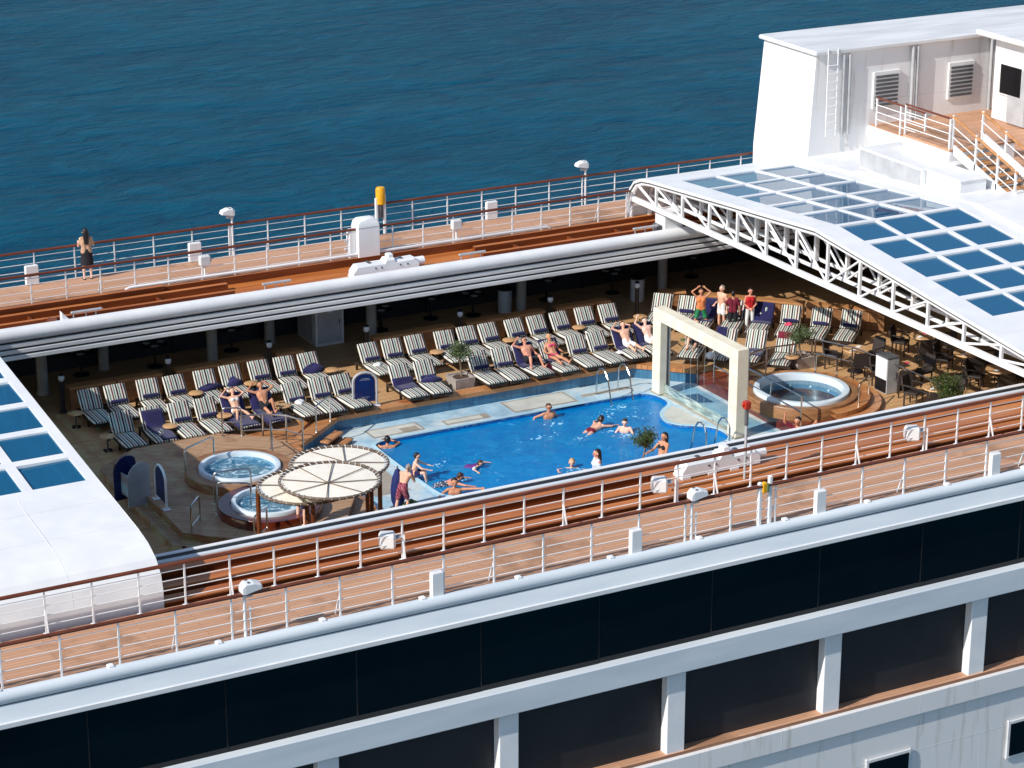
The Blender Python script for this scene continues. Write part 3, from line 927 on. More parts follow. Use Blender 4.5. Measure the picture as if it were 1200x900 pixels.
# ================================================================== the sliding glass roofs
FARP = [(7.66, 2.95), (7.72, 3.45), (7.6, 3.95), (7.3, 4.3), (6.85, 4.48), (6.3, 4.55)]
NEARP = [(-13.2, 4.22), (-13.75, 4.12), (-14.2, 3.93), (-14.48, 3.65), (-14.58, 3.3), (-14.58, 2.78)]
def roof_z(y):
    return 5.25 - (y + 3.12) * 0.0745 if y > -3.12 else 5.25 + (y + 3.12) * 0.103
NEAR_ROWS = [(-4.50, -3.22), (-6.0, -4.75), (-7.5, -6.25), (-9.0, -7.75), (-10.5, -9.25)]
FAR_ROWS = [(-3.02, -1.3), (-1.05, 0.4), (0.6, 2.1), (2.3, 3.85), (4.0, 5.6)]
prng = random.Random(11)
def glass_roof(name, label, xa, xb, xcols, edge_x, side):
    t = thing(name, label, 'glass roof', (0, 0, 0))
    rows = sorted(NEAR_ROWS + FAR_ROWS)
    ys = [6.3] + sorted([q for r in rows for q in r] + [-3.12], reverse=True) + [-13.2]
    xs = sorted([xa, xb] + [q for c in xcols for q in c])
    top = [(y, roof_z(y)) for y in ys]
    panes = {(r[1], r[0]) for r in rows}
    pc = {tuple(c) for c in xcols}
    mb = MB()
    th = 0.09
    for i in range(len(top) - 1):
        (y0, z0), (y1, z1) = top[i], top[i + 1]
        for j in range(len(xs) - 1):
            if (y0, y1) in panes and (xs[j], xs[j + 1]) in pc:
                a, b = xs[j], xs[j + 1]
                # reveal round the pane
                mb.add([(a, y0, z0), (b, y0, z0), (b, y1, z1), (a, y1, z1), (a, y0, z0 - th), (b, y0, z0 - th), (b, y1, z1 - th), (a, y1, z1 - th)],
                       [(0, 4, 5, 1), (1, 5, 6, 2), (2, 6, 7, 3), (3, 7, 4, 0)])
                continue
            a, b = xs[j], xs[j + 1]
            mb.add([(a, y0, z0), (b, y0, z0), (b, y1, z1), (a, y1, z1)], [(0, 3, 2, 1)])
            mb.add([(a, y0, z0 - th), (b, y0, z0 - th), (b, y1, z1 - th), (a, y1, z1 - th)], [(0, 1, 2, 3)])
    for q in (FARP, NEARP):
        for i in range(len(q) - 1):
            (y0, z0), (y1, z1) = q[i], q[i + 1]
            dy, dz = y1 - y0, z1 - z0
            L = math.hypot(dy, dz)
            mb.add([(xa, y0, z0), (xb, y0, z0), (xb, y1, z1), (xa, y1, z1)], [(0, 1, 2, 3)])
    # edge faces
    prof = FARP + top[1:-1] + NEARP
    for xe in (xa, xb):
        for i in range(len(prof) - 1):
            (y0, z0), (y1, z1) = prof[i], prof[i + 1]
            mb.add([(xe, y0, z0), (xe, y1, z1), (xe, y1, z1 - th), (xe, y0, z0 - th)], [(0, 1, 2, 3)])
    part('frame', mb, M['white'], t, True)
    for (ya, yb) in rows:
        za, zb = roof_z(ya), roof_z(yb)
        for (a, b) in xcols:
            j1, j2, j3, j4 = (prng.uniform(-.012, .012) for _ in range(4))
            m2 = MB().add([(a - .01, ya - .01, za - .045 + j1), (b + .01, ya - .01, za - .045 + j2), (b + .01, yb + .01, zb - .045 + j3), (a - .01, yb + .01, zb - .045 + j1 + j3 - j2),
                           (a - .01, ya - .01, za - .075), (b + .01, ya - .01, za - .07), (b + .01, yb + .01, zb - .07), (a - .01, yb + .01, zb - .07)],
                          [(0, 1, 2, 3), (7, 6, 5, 4), (0, 4, 5, 1), (1, 5, 6, 2), (2, 6, 7, 3), (3, 7, 4, 0)])
            part('pane', m2, M['roofglass' if side < 0 else 'roofglass_dense'], t)
    for k in range(int((xb - xa) / 2.9)):
        xx = xa + 2.0 + 2.9 * k if side > 0 else xb - 2.0 - 2.9 * k
        part('seam', MB().tube([(xx, y, z + .002) for y, z in [(-10.9, roof_z(-10.9))] + NEARP[:5]], .0045, 4), M['white_dirty'], t)
    for yy in (-11.6, -12.9):
        part('seam', MB().tube([(xa, yy, roof_z(yy) + .002), (xb, yy, roof_z(yy) + .002)], .0045, 4), M['white_dirty'], t)
    # the edge truss: dark joint, top chord, bottom chord, posts and braces in two planes
    s = side
    inner = [(y, z - .2) for y, z in prof]
    jt = [(edge_x + s * .02, y, z - .115) for y, z in FARP[2:] + top[1:-1] + NEARP[:-3]]
    part('joint_strip', MB().tube(jt, .022, 4), M['greyd'], t)
    for k, xx in enumerate((edge_x + s * .1, edge_x + s * .8)):
        ch = [(xx, 7.55, 2.98), (xx, 7.6, 3.45), (xx, 7.47, 3.88), (xx, 7.2, 4.17), (xx, 6.8, 4.32), (xx, 6.3, 4.39), (xx, -3.12, 5.07), (xx, -13.1, 4.06), (xx, -13.7, 3.95), (xx, -14.1, 3.76), (xx, -14.36, 3.5), (xx, -14.45, 3.25), (xx, -14.45, 2.8)]
        part('top_chord', MB().tube(ch, .075, 8), M['white'], t, True)
        part('bottom_chord', MB().bbox((xx - (.08, .045)[k], -14.4, (3.56, 3.62)[k]), (xx + (.08, .045)[k], 7.5, 3.73), .02), M['white'], t)
        ysn = [6.0 - q * 1.62 for q in range(13)]
        for q, y in enumerate(ysn):
            zt = roof_z(y) - .2
            part('truss_post', MB().box((xx - .04, y - .042, 3.7), (xx + .04, y + .042, zt)), M['white'], t)
            if q + 1 < len(ysn):
                y2 = ysn[q + 1]
                z2 = roof_z(y2) - .22
                if (y + y2) / 2 > -3.4:
                    a, b = (xx, y - .05, zt - .03), (xx, y2 + .05, 3.74)
                else:
                    a, b = (xx, y - .05, 3.74), (xx, y2 + .05, z2)
                part('truss_brace', MB().tube([a, b], .036, 6), M['white'], t)
        if k == 0:
            x3 = edge_x + s * 1.45
            for q in range(12):
                y, y2 = ysn[q] - .8, ysn[q] - .8 - 1.5
                if y2 < -13:
                    continue
                if y > -3.4:
                    a, b = (x3, y, roof_z(y) - .2), (x3, y2, 3.7)
                else:
                    a, b = (x3, y, 3.7), (x3, y2, roof_z(y2) - .2)
                part('truss_brace', MB().tube([a, b], .034, 6), M['white'], t)
                part('truss_post', MB().box((x3 - .04, y - .04, 3.66), (x3 + .04, y + .04, roof_z(y) - .12)), M['white'], t)
            part('bottom_chord', MB().bbox((x3 - .04, -14.3, 3.6), (x3 + .04, 7.4, 3.7), .01), M['white'], t)
        a, b = (xx, 7.1, 4.15), (xx, 6.05, 3.74)
        part('truss_brace', MB().tube([a, b], .05, 6), M['white'], t)
    # box-shaped ends riding on the tracks
    for (ya, yb) in ((7.05, 7.55), (-14.4, -13.9)):
        part('end_plate', MB().bbox((min(edge_x + s * .95, edge_x + s * 3.2), ya, 2.85), (max(edge_x + s * .95, edge_x + s * 3.2), yb, 3.5), .05), M['white'], t)
    for yb_ in (5.95, -13.3):
        part('wheel_truck', MB().bbox((edge_x + s * .2 - .0 if s > 0 else edge_x - .95, yb_ - .3, 2.86), (edge_x + s * .95 if s > 0 else edge_x - .2, yb_ + .3, 3.6), .04), M['white'], t)
        part('wheel_truck', MB().tube([(edge_x + s * .15, yb_ - .2, 3.0), (edge_x + s * .15, yb_ + .2, 3.0)], .13, 14), M['greyd'], t, True)
    return t
glass_roof('sliding_glass_roof', 'white sliding glass roof on an open truss reaching over the diagonal loungers', 8.5, 14.3,
           [(9.32, 10.66), (10.78, 12.2), (12.34, 13.78)], 8.5, 1)
cols = [(-17.82 - 1.5 * k, -16.55 - 1.5 * k) for k in range(6)]
glass_roof('sliding_glass_roof', 'white sliding glass roof whose rounded shoulder hangs over the hot tub end of the deck', -42.0, -16.3, [tuple(c) for c in cols], -16.3, -1)
# ================================================================== railings
def railing(name, label, xs, y, z0, h, bars, rail_mat, braces=(), x_ends=None, rail_r=0.045, brace_dir=1, post_z=None):
    t = thing(name, label, 'railing', (0, y, z0))
    xa, xb = x_ends or (xs[0] - .6, xs[-1] + .6)
    for i, x in enumerate(xs):
        pz = post_z or 0.0
        part('post', MB().box((x - .018, -.018, pz), (x + .018, .018, h - .02)), M['white'], t)
        part('foot', MB().box((x - .06, -.05, pz), (x + .06, .05, pz + .012)), M['white'], t)
        if i in braces:
            part('brace', MB().bar((x, 0, h * .55), (x - .02, .22 * brace_dir, 0.01), .03), M['white'], t)
    for b in bars:
        part('bar', MB().tube([(xa, 0, b), (xb, 0, b)], .012, 6), M['white'], t, True)
    part('handrail', MB().lathe([(.0001, xa), (rail_r, xa), (rail_r, xb), (.0001, xb)], (0, 0, 0), 10, False).mesh('handrail', rail_mat, True) if False else MB().tube([(xa, 0, h), (xb, 0, h)], rail_r, 10).mesh('handrail', rail_mat, True), rail_mat, t)
    return t
fo = [-11.4 + 1.285 * k for k in range(-8, 42)]
railing('outer_railing', 'white outer railing with brown handrail along the sea edge of the far promenade', fo, 9.66, 3.0, 1.0, (.12, .38, .62, .84), M['varnish'], x_ends=(X0, X1), post_z=-.3)
fi = [-12.22 + 1.08 * k for k in range(-10, 20)]
railing('inner_railing', 'white inner railing with brown handrail between far promenade and track strip', fi, 7.42, 3.0, 0.95, (.2, .43, .66, .84), M['varnish'], braces=range(4, 30, 8), x_ends=(X0, 8.4))
ni = [-15.9 + 1.035 * k for k in range(-12, 48)]
railing('inner_railing', 'white inner railing with brown handrail between near promenade and track strip', ni, -14.84, 3.0, 1.0, (.2, .42, .64, .85), M['varnish'], braces=range(1, 60, 4), x_ends=(X0, X1), brace_dir=-1)
no = [-13.24 + 1.23 * k for k in range(-14, 44)]
railing('outer_railing', 'white outer railing with brown handrail along the ledge of the near promenade', no, -17.02, 3.0, 1.0, (.2, .42, .64, .85), M['varnish'], braces=range(2, 58, 3), x_ends=(X0, X1), brace_dir=1)
# white pipe lying along the foot of the far inner railing
tag(part('base_pipe', MB().tube([(-9.35, 7.3, 3.1), (-9.2, 7.3, 3.16), (5.2, 7.3, 3.16), (5.3, 7.3, 3.1)], .045, 8), M['white'], None, True), 'long white pipe along the foot of the far inner railing', 'pipe')

# light boxes, floodlights, speakers, buoy lights on the railings
def panel_box(x, y, z, label, rz=0.0, w=.42, h=.62):
    t = thing('light_box', label, 'light box', (x, y, z), rz, 'white boxes fixed to the railings')
    part('housing', MB().bbox((-w / 2, -.07, 0), (w / 2, .07, h), .025), M['white'], t)
    part('back_plate', MB().bbox((-w / 2 + .04, .07, .05), (w / 2 - .04, .10, h - .06), .01), M['greyd'], t)
    return t
panel_box(-11.55, 9.5, 3.0, 'white box on the far outer railing, nearest the sightseeing woman')
panel_box(-6.25, 9.5, 3.0, 'white box on the far outer railing below the first floodlight')
panel_box(4.3, 9.5, 3.0, 'white box on the far outer railing past the yellow buoy light')
panel_box(-10.99, -17.1, 3.0, 'white box on the near outer railing, lowest along the ledge', 0, .3, .64)
panel_box(-5.99, -17.1, 3.0, 'white box on the near outer railing under the white shirted woman', 0, .3, .64)
panel_box(-0.96, -17.1, 3.0, 'white box on the near outer railing just past the yellow box', 0, .3, .64)
panel_box(4.19, -17.1, 3.0, 'white box on the near outer railing, highest along the ledge', 0, .3, .64)
def small_box(x, y, z, label):
    t = thing('junction_box', label, 'box', (x, y, z), 0, 'small boxes on the far inner railing')
    part('housing', MB().bbox((-.17, -.1, 0), (.17, .1, .32), .03), M['white_dirty'], t)
    part('stem', MB().tube([(0, 0, -.5), (0, 0, 0)], .03, 8), M['white'], t)
    part('lamp_eye', MB().tube([(.17, 0, .16), (.21, 0, .16)], .07, 10), M['grey'], t)
small_box(-6.75, 7.36, 3.5, 'small white box on the far inner railing near the woman in black skirt')
small_box(1.9, 7.36, 3.5, 'small white box on the far inner railing past the white machine')
def floodlight(x, y, label, rz=0.0, h=1.32):
    t = thing('floodlight', label, 'floodlight', (x, y, 3.0), rz, 'white floodlights on the railings')
    part('pole', MB().tube([(0, 0, -.1), (0, 0, h)], .035, 8), M['white'], t, True)
    part('pole', MB().tube([(.12, 0, -.1), (.12, 0, h - .35)], .022, 8), M['white'], t, True)
    part('clamp', MB().bbox((-.06, -.06, h - .12), (.18, .06, h - .02), .015), M['grey'], t)
    mb = MB()
    rings = []
    for xx, zb, zt, wd in ((-.1, .02, .12, .1), (-.08, -.02, .2, .14), (.0, -.03, .27, .15), (.22, .02, .27, .15), (.42, .05, .2, .15), (.46, .06, .14, .13)):
        xx, zb, zt, wd = xx * .82, zb * .82, zt * .82, wd * .82
        rings.append([(xx, -wd, h + zb), (xx, wd, h + zb), (xx, wd, h + zt - .04), (xx, wd - .04, h + zt), (xx, -wd + .04, h + zt), (xx, -wd, h + zt - .04)])
    part('head', mb.loft(rings), M['white'], t, False)
    for yy in (-.07, .07):
        part('vent', MB().bbox((.05, yy - .03, h + .215), (.11, yy + .03, h + .232), .006), M['greyd'], t)
    return t
floodlight(-4.9, 9.66, 'white floodlight on a pole of the far outer railing, nearer the woman', R(180))
floodlight(8.0, 9.66, 'white floodlight on a pole of the far outer railing beside the glass roof', R(180))
floodlight(-4.45, -17.0, 'white hooded floodlight on the near outer railing below the pool', 0, 1.05)
floodlight(-15.4, -17.0, 'white hooded floodlight on the near outer railing below the rounded roof', 0, 1.05)
def buoy_light(x, y, label, h, top):
    t = thing('buoy_light', label, 'buoy light', (x, y, 3.0), 0, 'yellow buoy lights')
    part('bracket', MB().bbox((-.2, -.05, .0), (-.1, .05, h), .02), M['white'], t)
    part('bracket', MB().bbox((.08, -.05, .0), (.18, .05, h + .12), .02), M['white'], t)
    if top:
        part('lamp', MB().lathe([(.08, h - .25), (.16, h - .2), (.16, h + .28), (.13, h + .34), (.02, h + .36)], (0, 0, 0), 14), M['yellow'], t, True)
        part('smoke_pot', MB().lathe([(.06, h - .7), (.07, h - .68), (.07, h - .25)], (0, 0, 0), 10), M['greyd'], t, True)
    else:
        part('lamp', MB().bbox((-.12, -.08, h - .28), (.02, .04, h + .0), .03), M['yellow'], t)
        part('clip', MB().bbox((-.02, -.09, h - .26), (.06, .02, h - .04), .02), M['greybag'], t)
    part('base_plate', MB().bbox((-.24, -.08, -.02), (.22, .08, .02), .01), M['greyd'], t)
buoy_light(0.25, 9.55, 'yellow topped buoy light on white brackets at the far outer railing', 1.25, True)
buoy_light(-2.45, -17.0, 'yellow buoy light box on a white bracket at the near outer railing', 1.1, False)
def speaker_box(x, label):
    t = thing('loudspeaker', label, 'loudspeaker', (x, -14.78, 3.5), R(-24), 'square loudspeakers on the near inner railing')
    o_ = [(-.2, -.16, -.16), (.14, -.16, -.16)]
    part('housing', MB().bbox((-.2, -.17, -.19), (.16, .17, .19), .05), M['white_dirty'], t)
    part('horn', MB().lathe([(.05, 0.0), (.13, .05), (.13, .06), (.06, .03), (.001, .03)], (0, 0, 0), 16, False), M['grey'], t, True, None)
    h_ = [q for q in t.children][-1]
    h_.rotation_euler = (0, R(-90), 0)
    h_.location = (-.2, 0, 0)
    part('bracket', MB().box((.16, -.03, -.5), (.2, .03, .1)), M['white'], t)
speaker_box(-3.72, 'square grey loudspeaker on the near inner railing beside the white machine')
speaker_box(3.68, 'square grey loudspeaker on the near inner railing below the hot tub with steps')
speaker_box(-10.85, 'square grey loudspeaker on the near inner railing below the round canopies')

# deck machinery
t = thing('vent_housing', 'tall white rounded vent housing standing behind the far inner railing', 'vent', (-1.25, 7.5, 3.0))
rings = []
for zz, i_ in ((0, 0), (1.02, 0), (1.16, .03), (1.26, .1), (1.3, .2)):
    rings.append([(-.36 + i_, -.28 + i_, zz), (.36 - i_, -.28 + i_, zz), (.38 - i_, -.24 + i_, zz), (.38 - i_, .24 - i_, zz), (.36 - i_, .28 - i_, zz), (-.36 + i_, .28 - i_, zz), (-.38 + i_, .24 - i_, zz), (-.38 + i_, -.24 + i_, zz)])
part('housing', MB().loft(rings), M['white'], t, True)
part('side_duct', MB().bbox((-.62, -.1, 0.0), (-.38, .14, .95), .03), M['white'], t)
for k in range(3):
    part('side_tap', MB().tube([(-.62, 0, .3 + .25 * k), (-.74, -.02, .34 + .25 * k)], .03, 8), M['white_dirty'], t)
part('seam', MB().box((-.37, -.285, 1.0), (.37, -.28, 1.02)), M['grey'], t)
def machine(x, y, z, label):
    t = thing('drive_unit', label, 'machine', (x, y, z), 0, 'white roof drive units on the track strips')
    part('housing', MB().loft([[(xx, -.2, .04), (xx, .2, .04), (xx, .2, hh - .06), (xx, .14, hh), (xx, -.14, hh), (xx, -.2, hh - .06)] for xx, hh in ((-1.15, .24), (-1.02, .4), (-.1, .4), (-.02, .5), (.25, .5), (.3, .4), (.95, .42), (1.1, .3))]), M['white'], t)
    part('turret', MB().bbox((.05, -.12, .45), (.25, .12, .62), .03), M['white'], t)
    part('motor', MB().tube([(1.05, 0, .24), (1.34, 0, .24)], .13, 14), M['white'], t, True)
    part('motor_cap', MB().tube([(1.34, 0, .24), (1.37, 0, .24)], .09, 12), M['grey'], t, True)
    for xx in (-.55, .55):
        part('strap', MB().box((xx - .05, -.1, .36), (xx + .05, .17, .425)), M['greyd'], t)
    for xx in (-.4, -.2, .45, .7):
        part('bolt', MB().tube([(xx, -.2, .25), (xx, -.215, .25)], .03, 8), M['greyd'], t)
    for xx in (-1.05, -.3, .35):
        part('foot', MB().box((xx - .12, -.22, 0), (xx + .12, .22, .06)), M['white_dirty'], t)
machine(-1.25, 6.1, 2.82, 'white drive unit lying on the far track strip before the vent housing')
machine(-1.4, -13.4, 2.955, 'white drive unit lying on the near track strip under the red call box')
def step_bench(x, label, w=.95):
    t = thing('handhold_bar', label, 'bar', (x, 5.75, 2.82), 0, 'grey bars on the far track strip')
    part('bar', MB().bbox((-w / 2, -.05, .3), (w / 2, .05, .36), .015), M['grey'], t)
    for q in (-.42, -.02, .3):
        part('leg', MB().tube([(q * w, 0, 0), (q * w, 0, .3)], .018, 6), M['grey'], t)
for x, q in ((-11.1, 'beside the white bracket'), (-5.05, 'above the white cabinet'), (1.65, 'past the white drive unit'), (8.05, 'touching the glass roof truss')):
    step_bench(x, 'low grey bar on legs on the far track strip ' + q)
t = thing('track_stop', 'white triangular stop bracket at the edge of the far track strip', 'bracket', (-11.85, 5.72, 2.82))
part('plate', MB().loft([[(-.03, -.1, 0), (.35, -.1, 0), (-.03, -.1, .42)], [(-.03, .12, 0), (.35, .12, 0), (-.03, .12, .42)]]), M['white'], t)
part('chute', MB().tube([(-.08, .2, .08), (-.45, .5, .06)], .1, 8), M['orange_shade'], t)
t = thing('call_box', 'red call box on a tall grey pole beside the stone arch', 'call box', (-1.15, -14.2, 2.74))
part('pole', MB().tube([(0, 0, 0), (0, 0, 2.05)], .035, 10), M['grey'], t, True)
part('sleeve', MB().tube([(0, 0, 1.6), (0, 0, 2.02)], .05, 10), M['greyd'], t, True)
part('box', MB().bbox((-.09, -.08, 2.02), (.08, .08, 2.22), .02), M['red'], t)
part('button', MB().tube([(-.11, 0, 2.15), (-.14, 0, 2.12)], .035, 10), M['red'], t)
part('base_plate', MB().bbox((-.1, -.1, 0), (.1, .1, .02), .005), M['greyd'], t)

# ================================================================== loungers
BACK = R(55)
BL, SL, ZS = 0.65, 1.14, 0.36      # back length, seat length, cushion top at the seat
def path(s, lift=0.0):
    """point along the lounger's upper side: s from 0 at the head to BL at the hinge to BL+SL at the foot"""
    if s <= BL:
        d = BL - s
        return (d * math.cos(BACK) - lift * math.sin(BACK), ZS + d * math.sin(BACK) + lift * math.cos(BACK))
    return (-(s - BL), ZS + lift)
def cushion(s0, s1, wd, th, puff=0.012, n=6):
    rings = []
    for i in range(n + 1):
        s = s0 + (s1 - s0) * i / n
        e = 0.02 if i in (0, n) else 0.0
        (y, z), (yb, zb) = path(s, -e), path(s, -th + e)
        (ym, zm) = path(s, puff - e)
        rings.append([(-wd / 2 + e, yb, zb), (wd / 2 - e, yb, zb), (wd / 2, yb + (y - yb) * .5, zb + (z - zb) * .5), (wd / 2 - .03, y, z), (wd * .2, ym, zm), (-wd * .2, ym, zm), (-wd / 2 + .03, y, z), (-wd / 2, yb + (y - yb) * .5, zb + (z - zb) * .5)])
    return MB().loft(rings)
LW = 0.66
seat_me = cushion(BL + .015, BL + SL, LW, .075).mesh('seat_cushion', M['stripe'], True)
back_me = cushion(0.0, BL - .01, LW, .075).mesh('back_cushion', M['stripe'], True)
mb = MB()
for q in (-1, 1):
    x = q * (LW / 2 - .02)
    mb.box((x - .025, -1.12, .2), (x + .025, .52, .275))
for y in (-1.08, -.5, .05, .48):
    mb.box((-LW / 2 + .045, y - .03, .205), (LW / 2 - .045, y + .03, .265))
frame_me = mb.mesh('frame', M['darkwood'])
mb = MB()
for q in (-1, 1):
    x = q * (LW / 2 - .06)
    a, b = path(BL - .02, -.1), path(0.02, -.1)
    mb.bar((x, a[0], a[1]), (x, b[0], b[1]), .04)
for s in (.05, .35):
    y, z = path(s, -.1)
    mb.box((-LW / 2 + .05, y - .02, z - .02), (LW / 2 - .05, y + .02, z + .02))
bframe_me = mb.mesh('back_frame', M['darkwood'])
legs_me = [MB().box((x - .03, y - .03, 0), (x + .03, y + .03, .2)).mesh('leg', M['darkwood']) for x in (-LW / 2 + .03, LW / 2 - .03) for y in (-.42, .5)]
prop_me = MB().bar((-.2, .4, .27), (-.2, .25, .58), .03).mesh('prop', M['darkwood'])
y_, z_ = path(BL - .1, .05)
bol_me = MB().tube([(-.24, y_, z_), (-.22, y_, z_), (.22, y_, z_), (.24, y_, z_)], [.03, .06, .06, .03], 12).mesh('bolster', M['navy'], True)
def lounger_proto(name, bol):
    t = thing(name, 'x', 'sun lounger', (0, 0, -100), 0, 'striped sun loungers')
    for nme, me in (('seat_cushion', seat_me), ('back_cushion', back_me), ('frame', frame_me), ('back_frame', bframe_me), ('prop', prop_me)):
        part(nme, me, None, t)
    for me in legs_me:
        part('leg', me, None, t)
    if bol:
        part('bolster', bol_me, None, t)
    remember(t)
    return t
PROTO = [None, None]
def lounger(x, y, rz, label, bol=True):
    k = 1 if bol else 0
    if PROTO[k] is None:
        PROTO[k] = lounger_proto('sun_lounger', bol)
        t = PROTO[k]
        t.location, t.rotation_euler = (x, y, 0), (0, 0, rz)
        t['label'] = label
        return t
    return clone(PROTO[k], (x, y, 0), rz, label)
TOPO = BL * math.cos(BACK)
BX = [-11.33, -10.52, -9.52, -8.68, -7.72, -6.86, -5.93, -5.1, -4.28, -2.25, -1.46, -0.63, .36, 1.2, 1.97, 2.92, 3.71, 4.56, 5.49, 6.34]
FX = [-11.18, -10.27, -9.42, -8.61, -7.78, -6.89, -5.81, -4.98, -4.22, -2.3, -1.48, .36, 1.16, 1.95, 2.82, 3.81, 4.57, 5.49, 6.3]
noB_b = {0, 3 + 1, 5, 8}      # those without the navy bolster (they carry towels or nothing)
noB_f = {0, 1, 4, 5, 9, 13, 14, 17, 18}
jr = random.Random(3)
for i, x in enumerate(BX):
    lb = 'striped lounger in the back row, %s from the rounded white roof' % ORD[i] if i < 9 else 'striped lounger in the back row, %s past the white cabinet' % ORD[i - 9]
    lounger(x, 5.36 - TOPO + jr.uniform(-.05, .05), R(jr.uniform(-3.6, 3.6)), lb, i not in noB_b)
for i, x in enumerate(FX):
    lb = 'striped lounger in the poolside row, %s from the rounded white roof' % ORD[i] if i < 9 else 'striped lounger in the poolside row, %s past the arched sign' % ORD[i - 9]
    lounger(x, 3.0 - TOPO + jr.uniform(-.05, .05), R(jr.uniform(-3.6, 3.6)), lb, i not in noB_f)
DR = R(-45)
ux, uy = math.sin(R(45)), math.cos(R(45))
DB = [(8.6, 5.42), (9.2, 4.8), (9.62, 4.3), (10.36, 3.67), (10.97, 2.98), (11.63, 2.33), (12.33, 1.63), (13.05, 1.0)]
for i, (x, y) in enumerate(DB):
    lounger(x - ux * TOPO, y - uy * TOPO, DR + R(jr.uniform(-2, 2)), 'striped lounger in the slanting back row by the lit bench, %s from the stone arch' % ORD[i], i not in (2, 4))
DF = [(7.75, 1.95), (8.45, 1.3), (9.2, .72), (9.85, -.02)]
for i, (x, y) in enumerate(DF):
    lounger(x - ux * TOPO, y - uy * TOPO, DR + R(jr.uniform(-2, 2)), 'striped lounger in the slanting front row behind the stone arch, %s from the pool' % ORD[i], i == 1)

# towels lying on loungers
def towel(x, y, rz, label, s0, s1, w0=.7, mat='navy', xo=0.0, skew=0.0, lift=.02, drop=True, seed=1):
    rg = random.Random(seed)
    n, k = 14, 8
    rings_t, rings_b = [], []
    ph = rg.random() * 6
    vs, fs = [], []
    for i in range(n + 1):
        s = s0 + (s1 - s0) * i / n
        for j in range(k + 1):
            u = j / k - .5
            xx = u * w0 + xo + skew * (i / n - .5)
            over = max(0.0, abs(xx) - LW / 2)
            yy, zz = path(min(s, BL + SL), lift + .012 * math.sin(ph + 5 * u + 7 * i / n) + .006 * rg.random() - over * 1.4)
            if s > BL + SL:
                zz -= (s - BL - SL)
            vs.append((math.copysign(min(abs(xx), LW / 2 + .03), xx), yy, zz))
    for i in range(n):
        for j in range(k):
            a = i * (k + 1) + j
            fs.append((a, a + 1, a + k + 2, a + k + 1))
    me = MB().add(vs, fs).mesh('towel', M[mat], True)
    o = part('towel', me, None, None, False, (x, y, 0), rz)
    md = o.modifiers.new('thickness', 'SOLIDIFY')
    md.thickness = .018
    md.offset = 1
    return tag(o, label, 'towel')
def heap(x, y, z, rz, label, mat='navy', w=.4, d=.3, h=.14, seed=2, name='towel', cat='towel'):
    """a crumpled cloth"""
    rg = random.Random(seed)
    vs, fs = [], []
    sg, rn = 18, 7
    f1, f2, f3 = rg.random() * 6, rg.random() * 6, rg.random() * 6
    for i in range(rn + 1):
        t_ = i / rn
        for k in range(sg):
            a = 2 * math.pi * k / sg
            rr = math.sin(math.pi / 2 * min(1, (1 - t_) * 1.25)) if i < rn else 0
            wob = 1 + .14 * math.sin(3 * a + f1) + .09 * math.sin(5 * a + f2) + .05 * rg.random()
            zz = h * (t_ ** .8) * (1 + .18 * math.sin(2 * a + f3)) if i else 0
            vs.append((w / 2 * rr * wob * math.cos(a), d / 2 * rr * wob * math.sin(a), zz))
    for i in range(rn):
        for k in range(sg):
            j = (k + 1) % sg
            fs.append((i * sg + k, i * sg + j, (i + 1) * sg + j, (i + 1) * sg + k))
    o = part(name, MB().add(vs, fs), M[mat], None, True, (x, y, z), rz)
    return tag(o, label, cat)
yb, yf = 5.36 - TOPO, 3.0 - TOPO
towel(FX[1], yf, R(-3), 'navy towel thrown across the second poolside lounger in the shade of the rounded roof', .1, 1.75, .62, xo=.12, skew=.25, seed=3)
heap(BX[4] + .05, yb - .02, ZS + .02, R(10), 'navy towel crumpled along the hinge of a back row lounger above the hot tub', w=.72, d=.24, h=.16, seed=4)
heap(BX[5] + .02, yb + .05, ZS + .02, R(20), 'navy towel heaped on the back row lounger above the woman sunbathing with bent knee', w=.46, d=.42, h=.22, seed=5)
heap(BX[8] + .05, yb + .02, ZS + .02, R(5), 'round navy towel heap on the last lounger before the white cabinet gap', w=.62, d=.4, h=.24, seed=6)
towel(FX[4], yf, 0, 'navy towel spread under the sunbathing woman in the white bikini', .0, 1.86, .7, seed=7)
towel(FX[5], yf, 0, 'navy towel spread under the sunbathing man in dark trunks', .0, 1.88, .7, seed=8)
towel(FX[9], yf, 0, 'navy towel spread over the middle of the first lounger past the arched sign', .42, 1.1, .7, seed=9)
heap(FX[10] + .05, yf - .1, ZS + .02, R(-12), 'navy towel heaped on the second lounger past the arched sign', w=.6, d=.4, h=.16, seed=10)
towel(FX[13], yf, 0, 'navy towel over the lounger back behind the man in sunglasses', -.02, 1.0, .7, seed=11)
towel(FX[14], yf, 0, 'navy towel over the lounger back behind the woman in the pink bikini', -.02, .95, .68, seed=12)
towel(FX[17], yf, 0, 'navy towel under the sunbather in white shorts beside the arch', -.02, .9, .7, seed=13)
towel(FX[18], yf, 0, 'navy towel under the sunbather nearest the stone arch', -.02, .9, .7, seed=14)
towel(DB[2][0] - ux * TOPO, DB[2][1] - uy * TOPO, DR, 'navy towel over the slanting lounger behind the woman in green shorts', 0, 1.2, .7, seed=15)
towel(DB[4][0] - ux * TOPO, DB[4][1] - uy * TOPO, DR, 'wide navy towel hanging over the lounger back beside the woman in red', -.02, .9, .72, seed=16)
towel(DF[1][0] - ux * TOPO, DF[1][1] - uy * TOPO, DR, 'navy towel over half a lounger back just above the arch beam', -.02, .7, .34, xo=-.17, seed=17)
towel(DF[2][0] - ux * TOPO, DF[2][1] - uy * TOPO, DR, 'navy towel on the lounger seat to the side of the arch column', .66, 1.3, .7, seed=18)
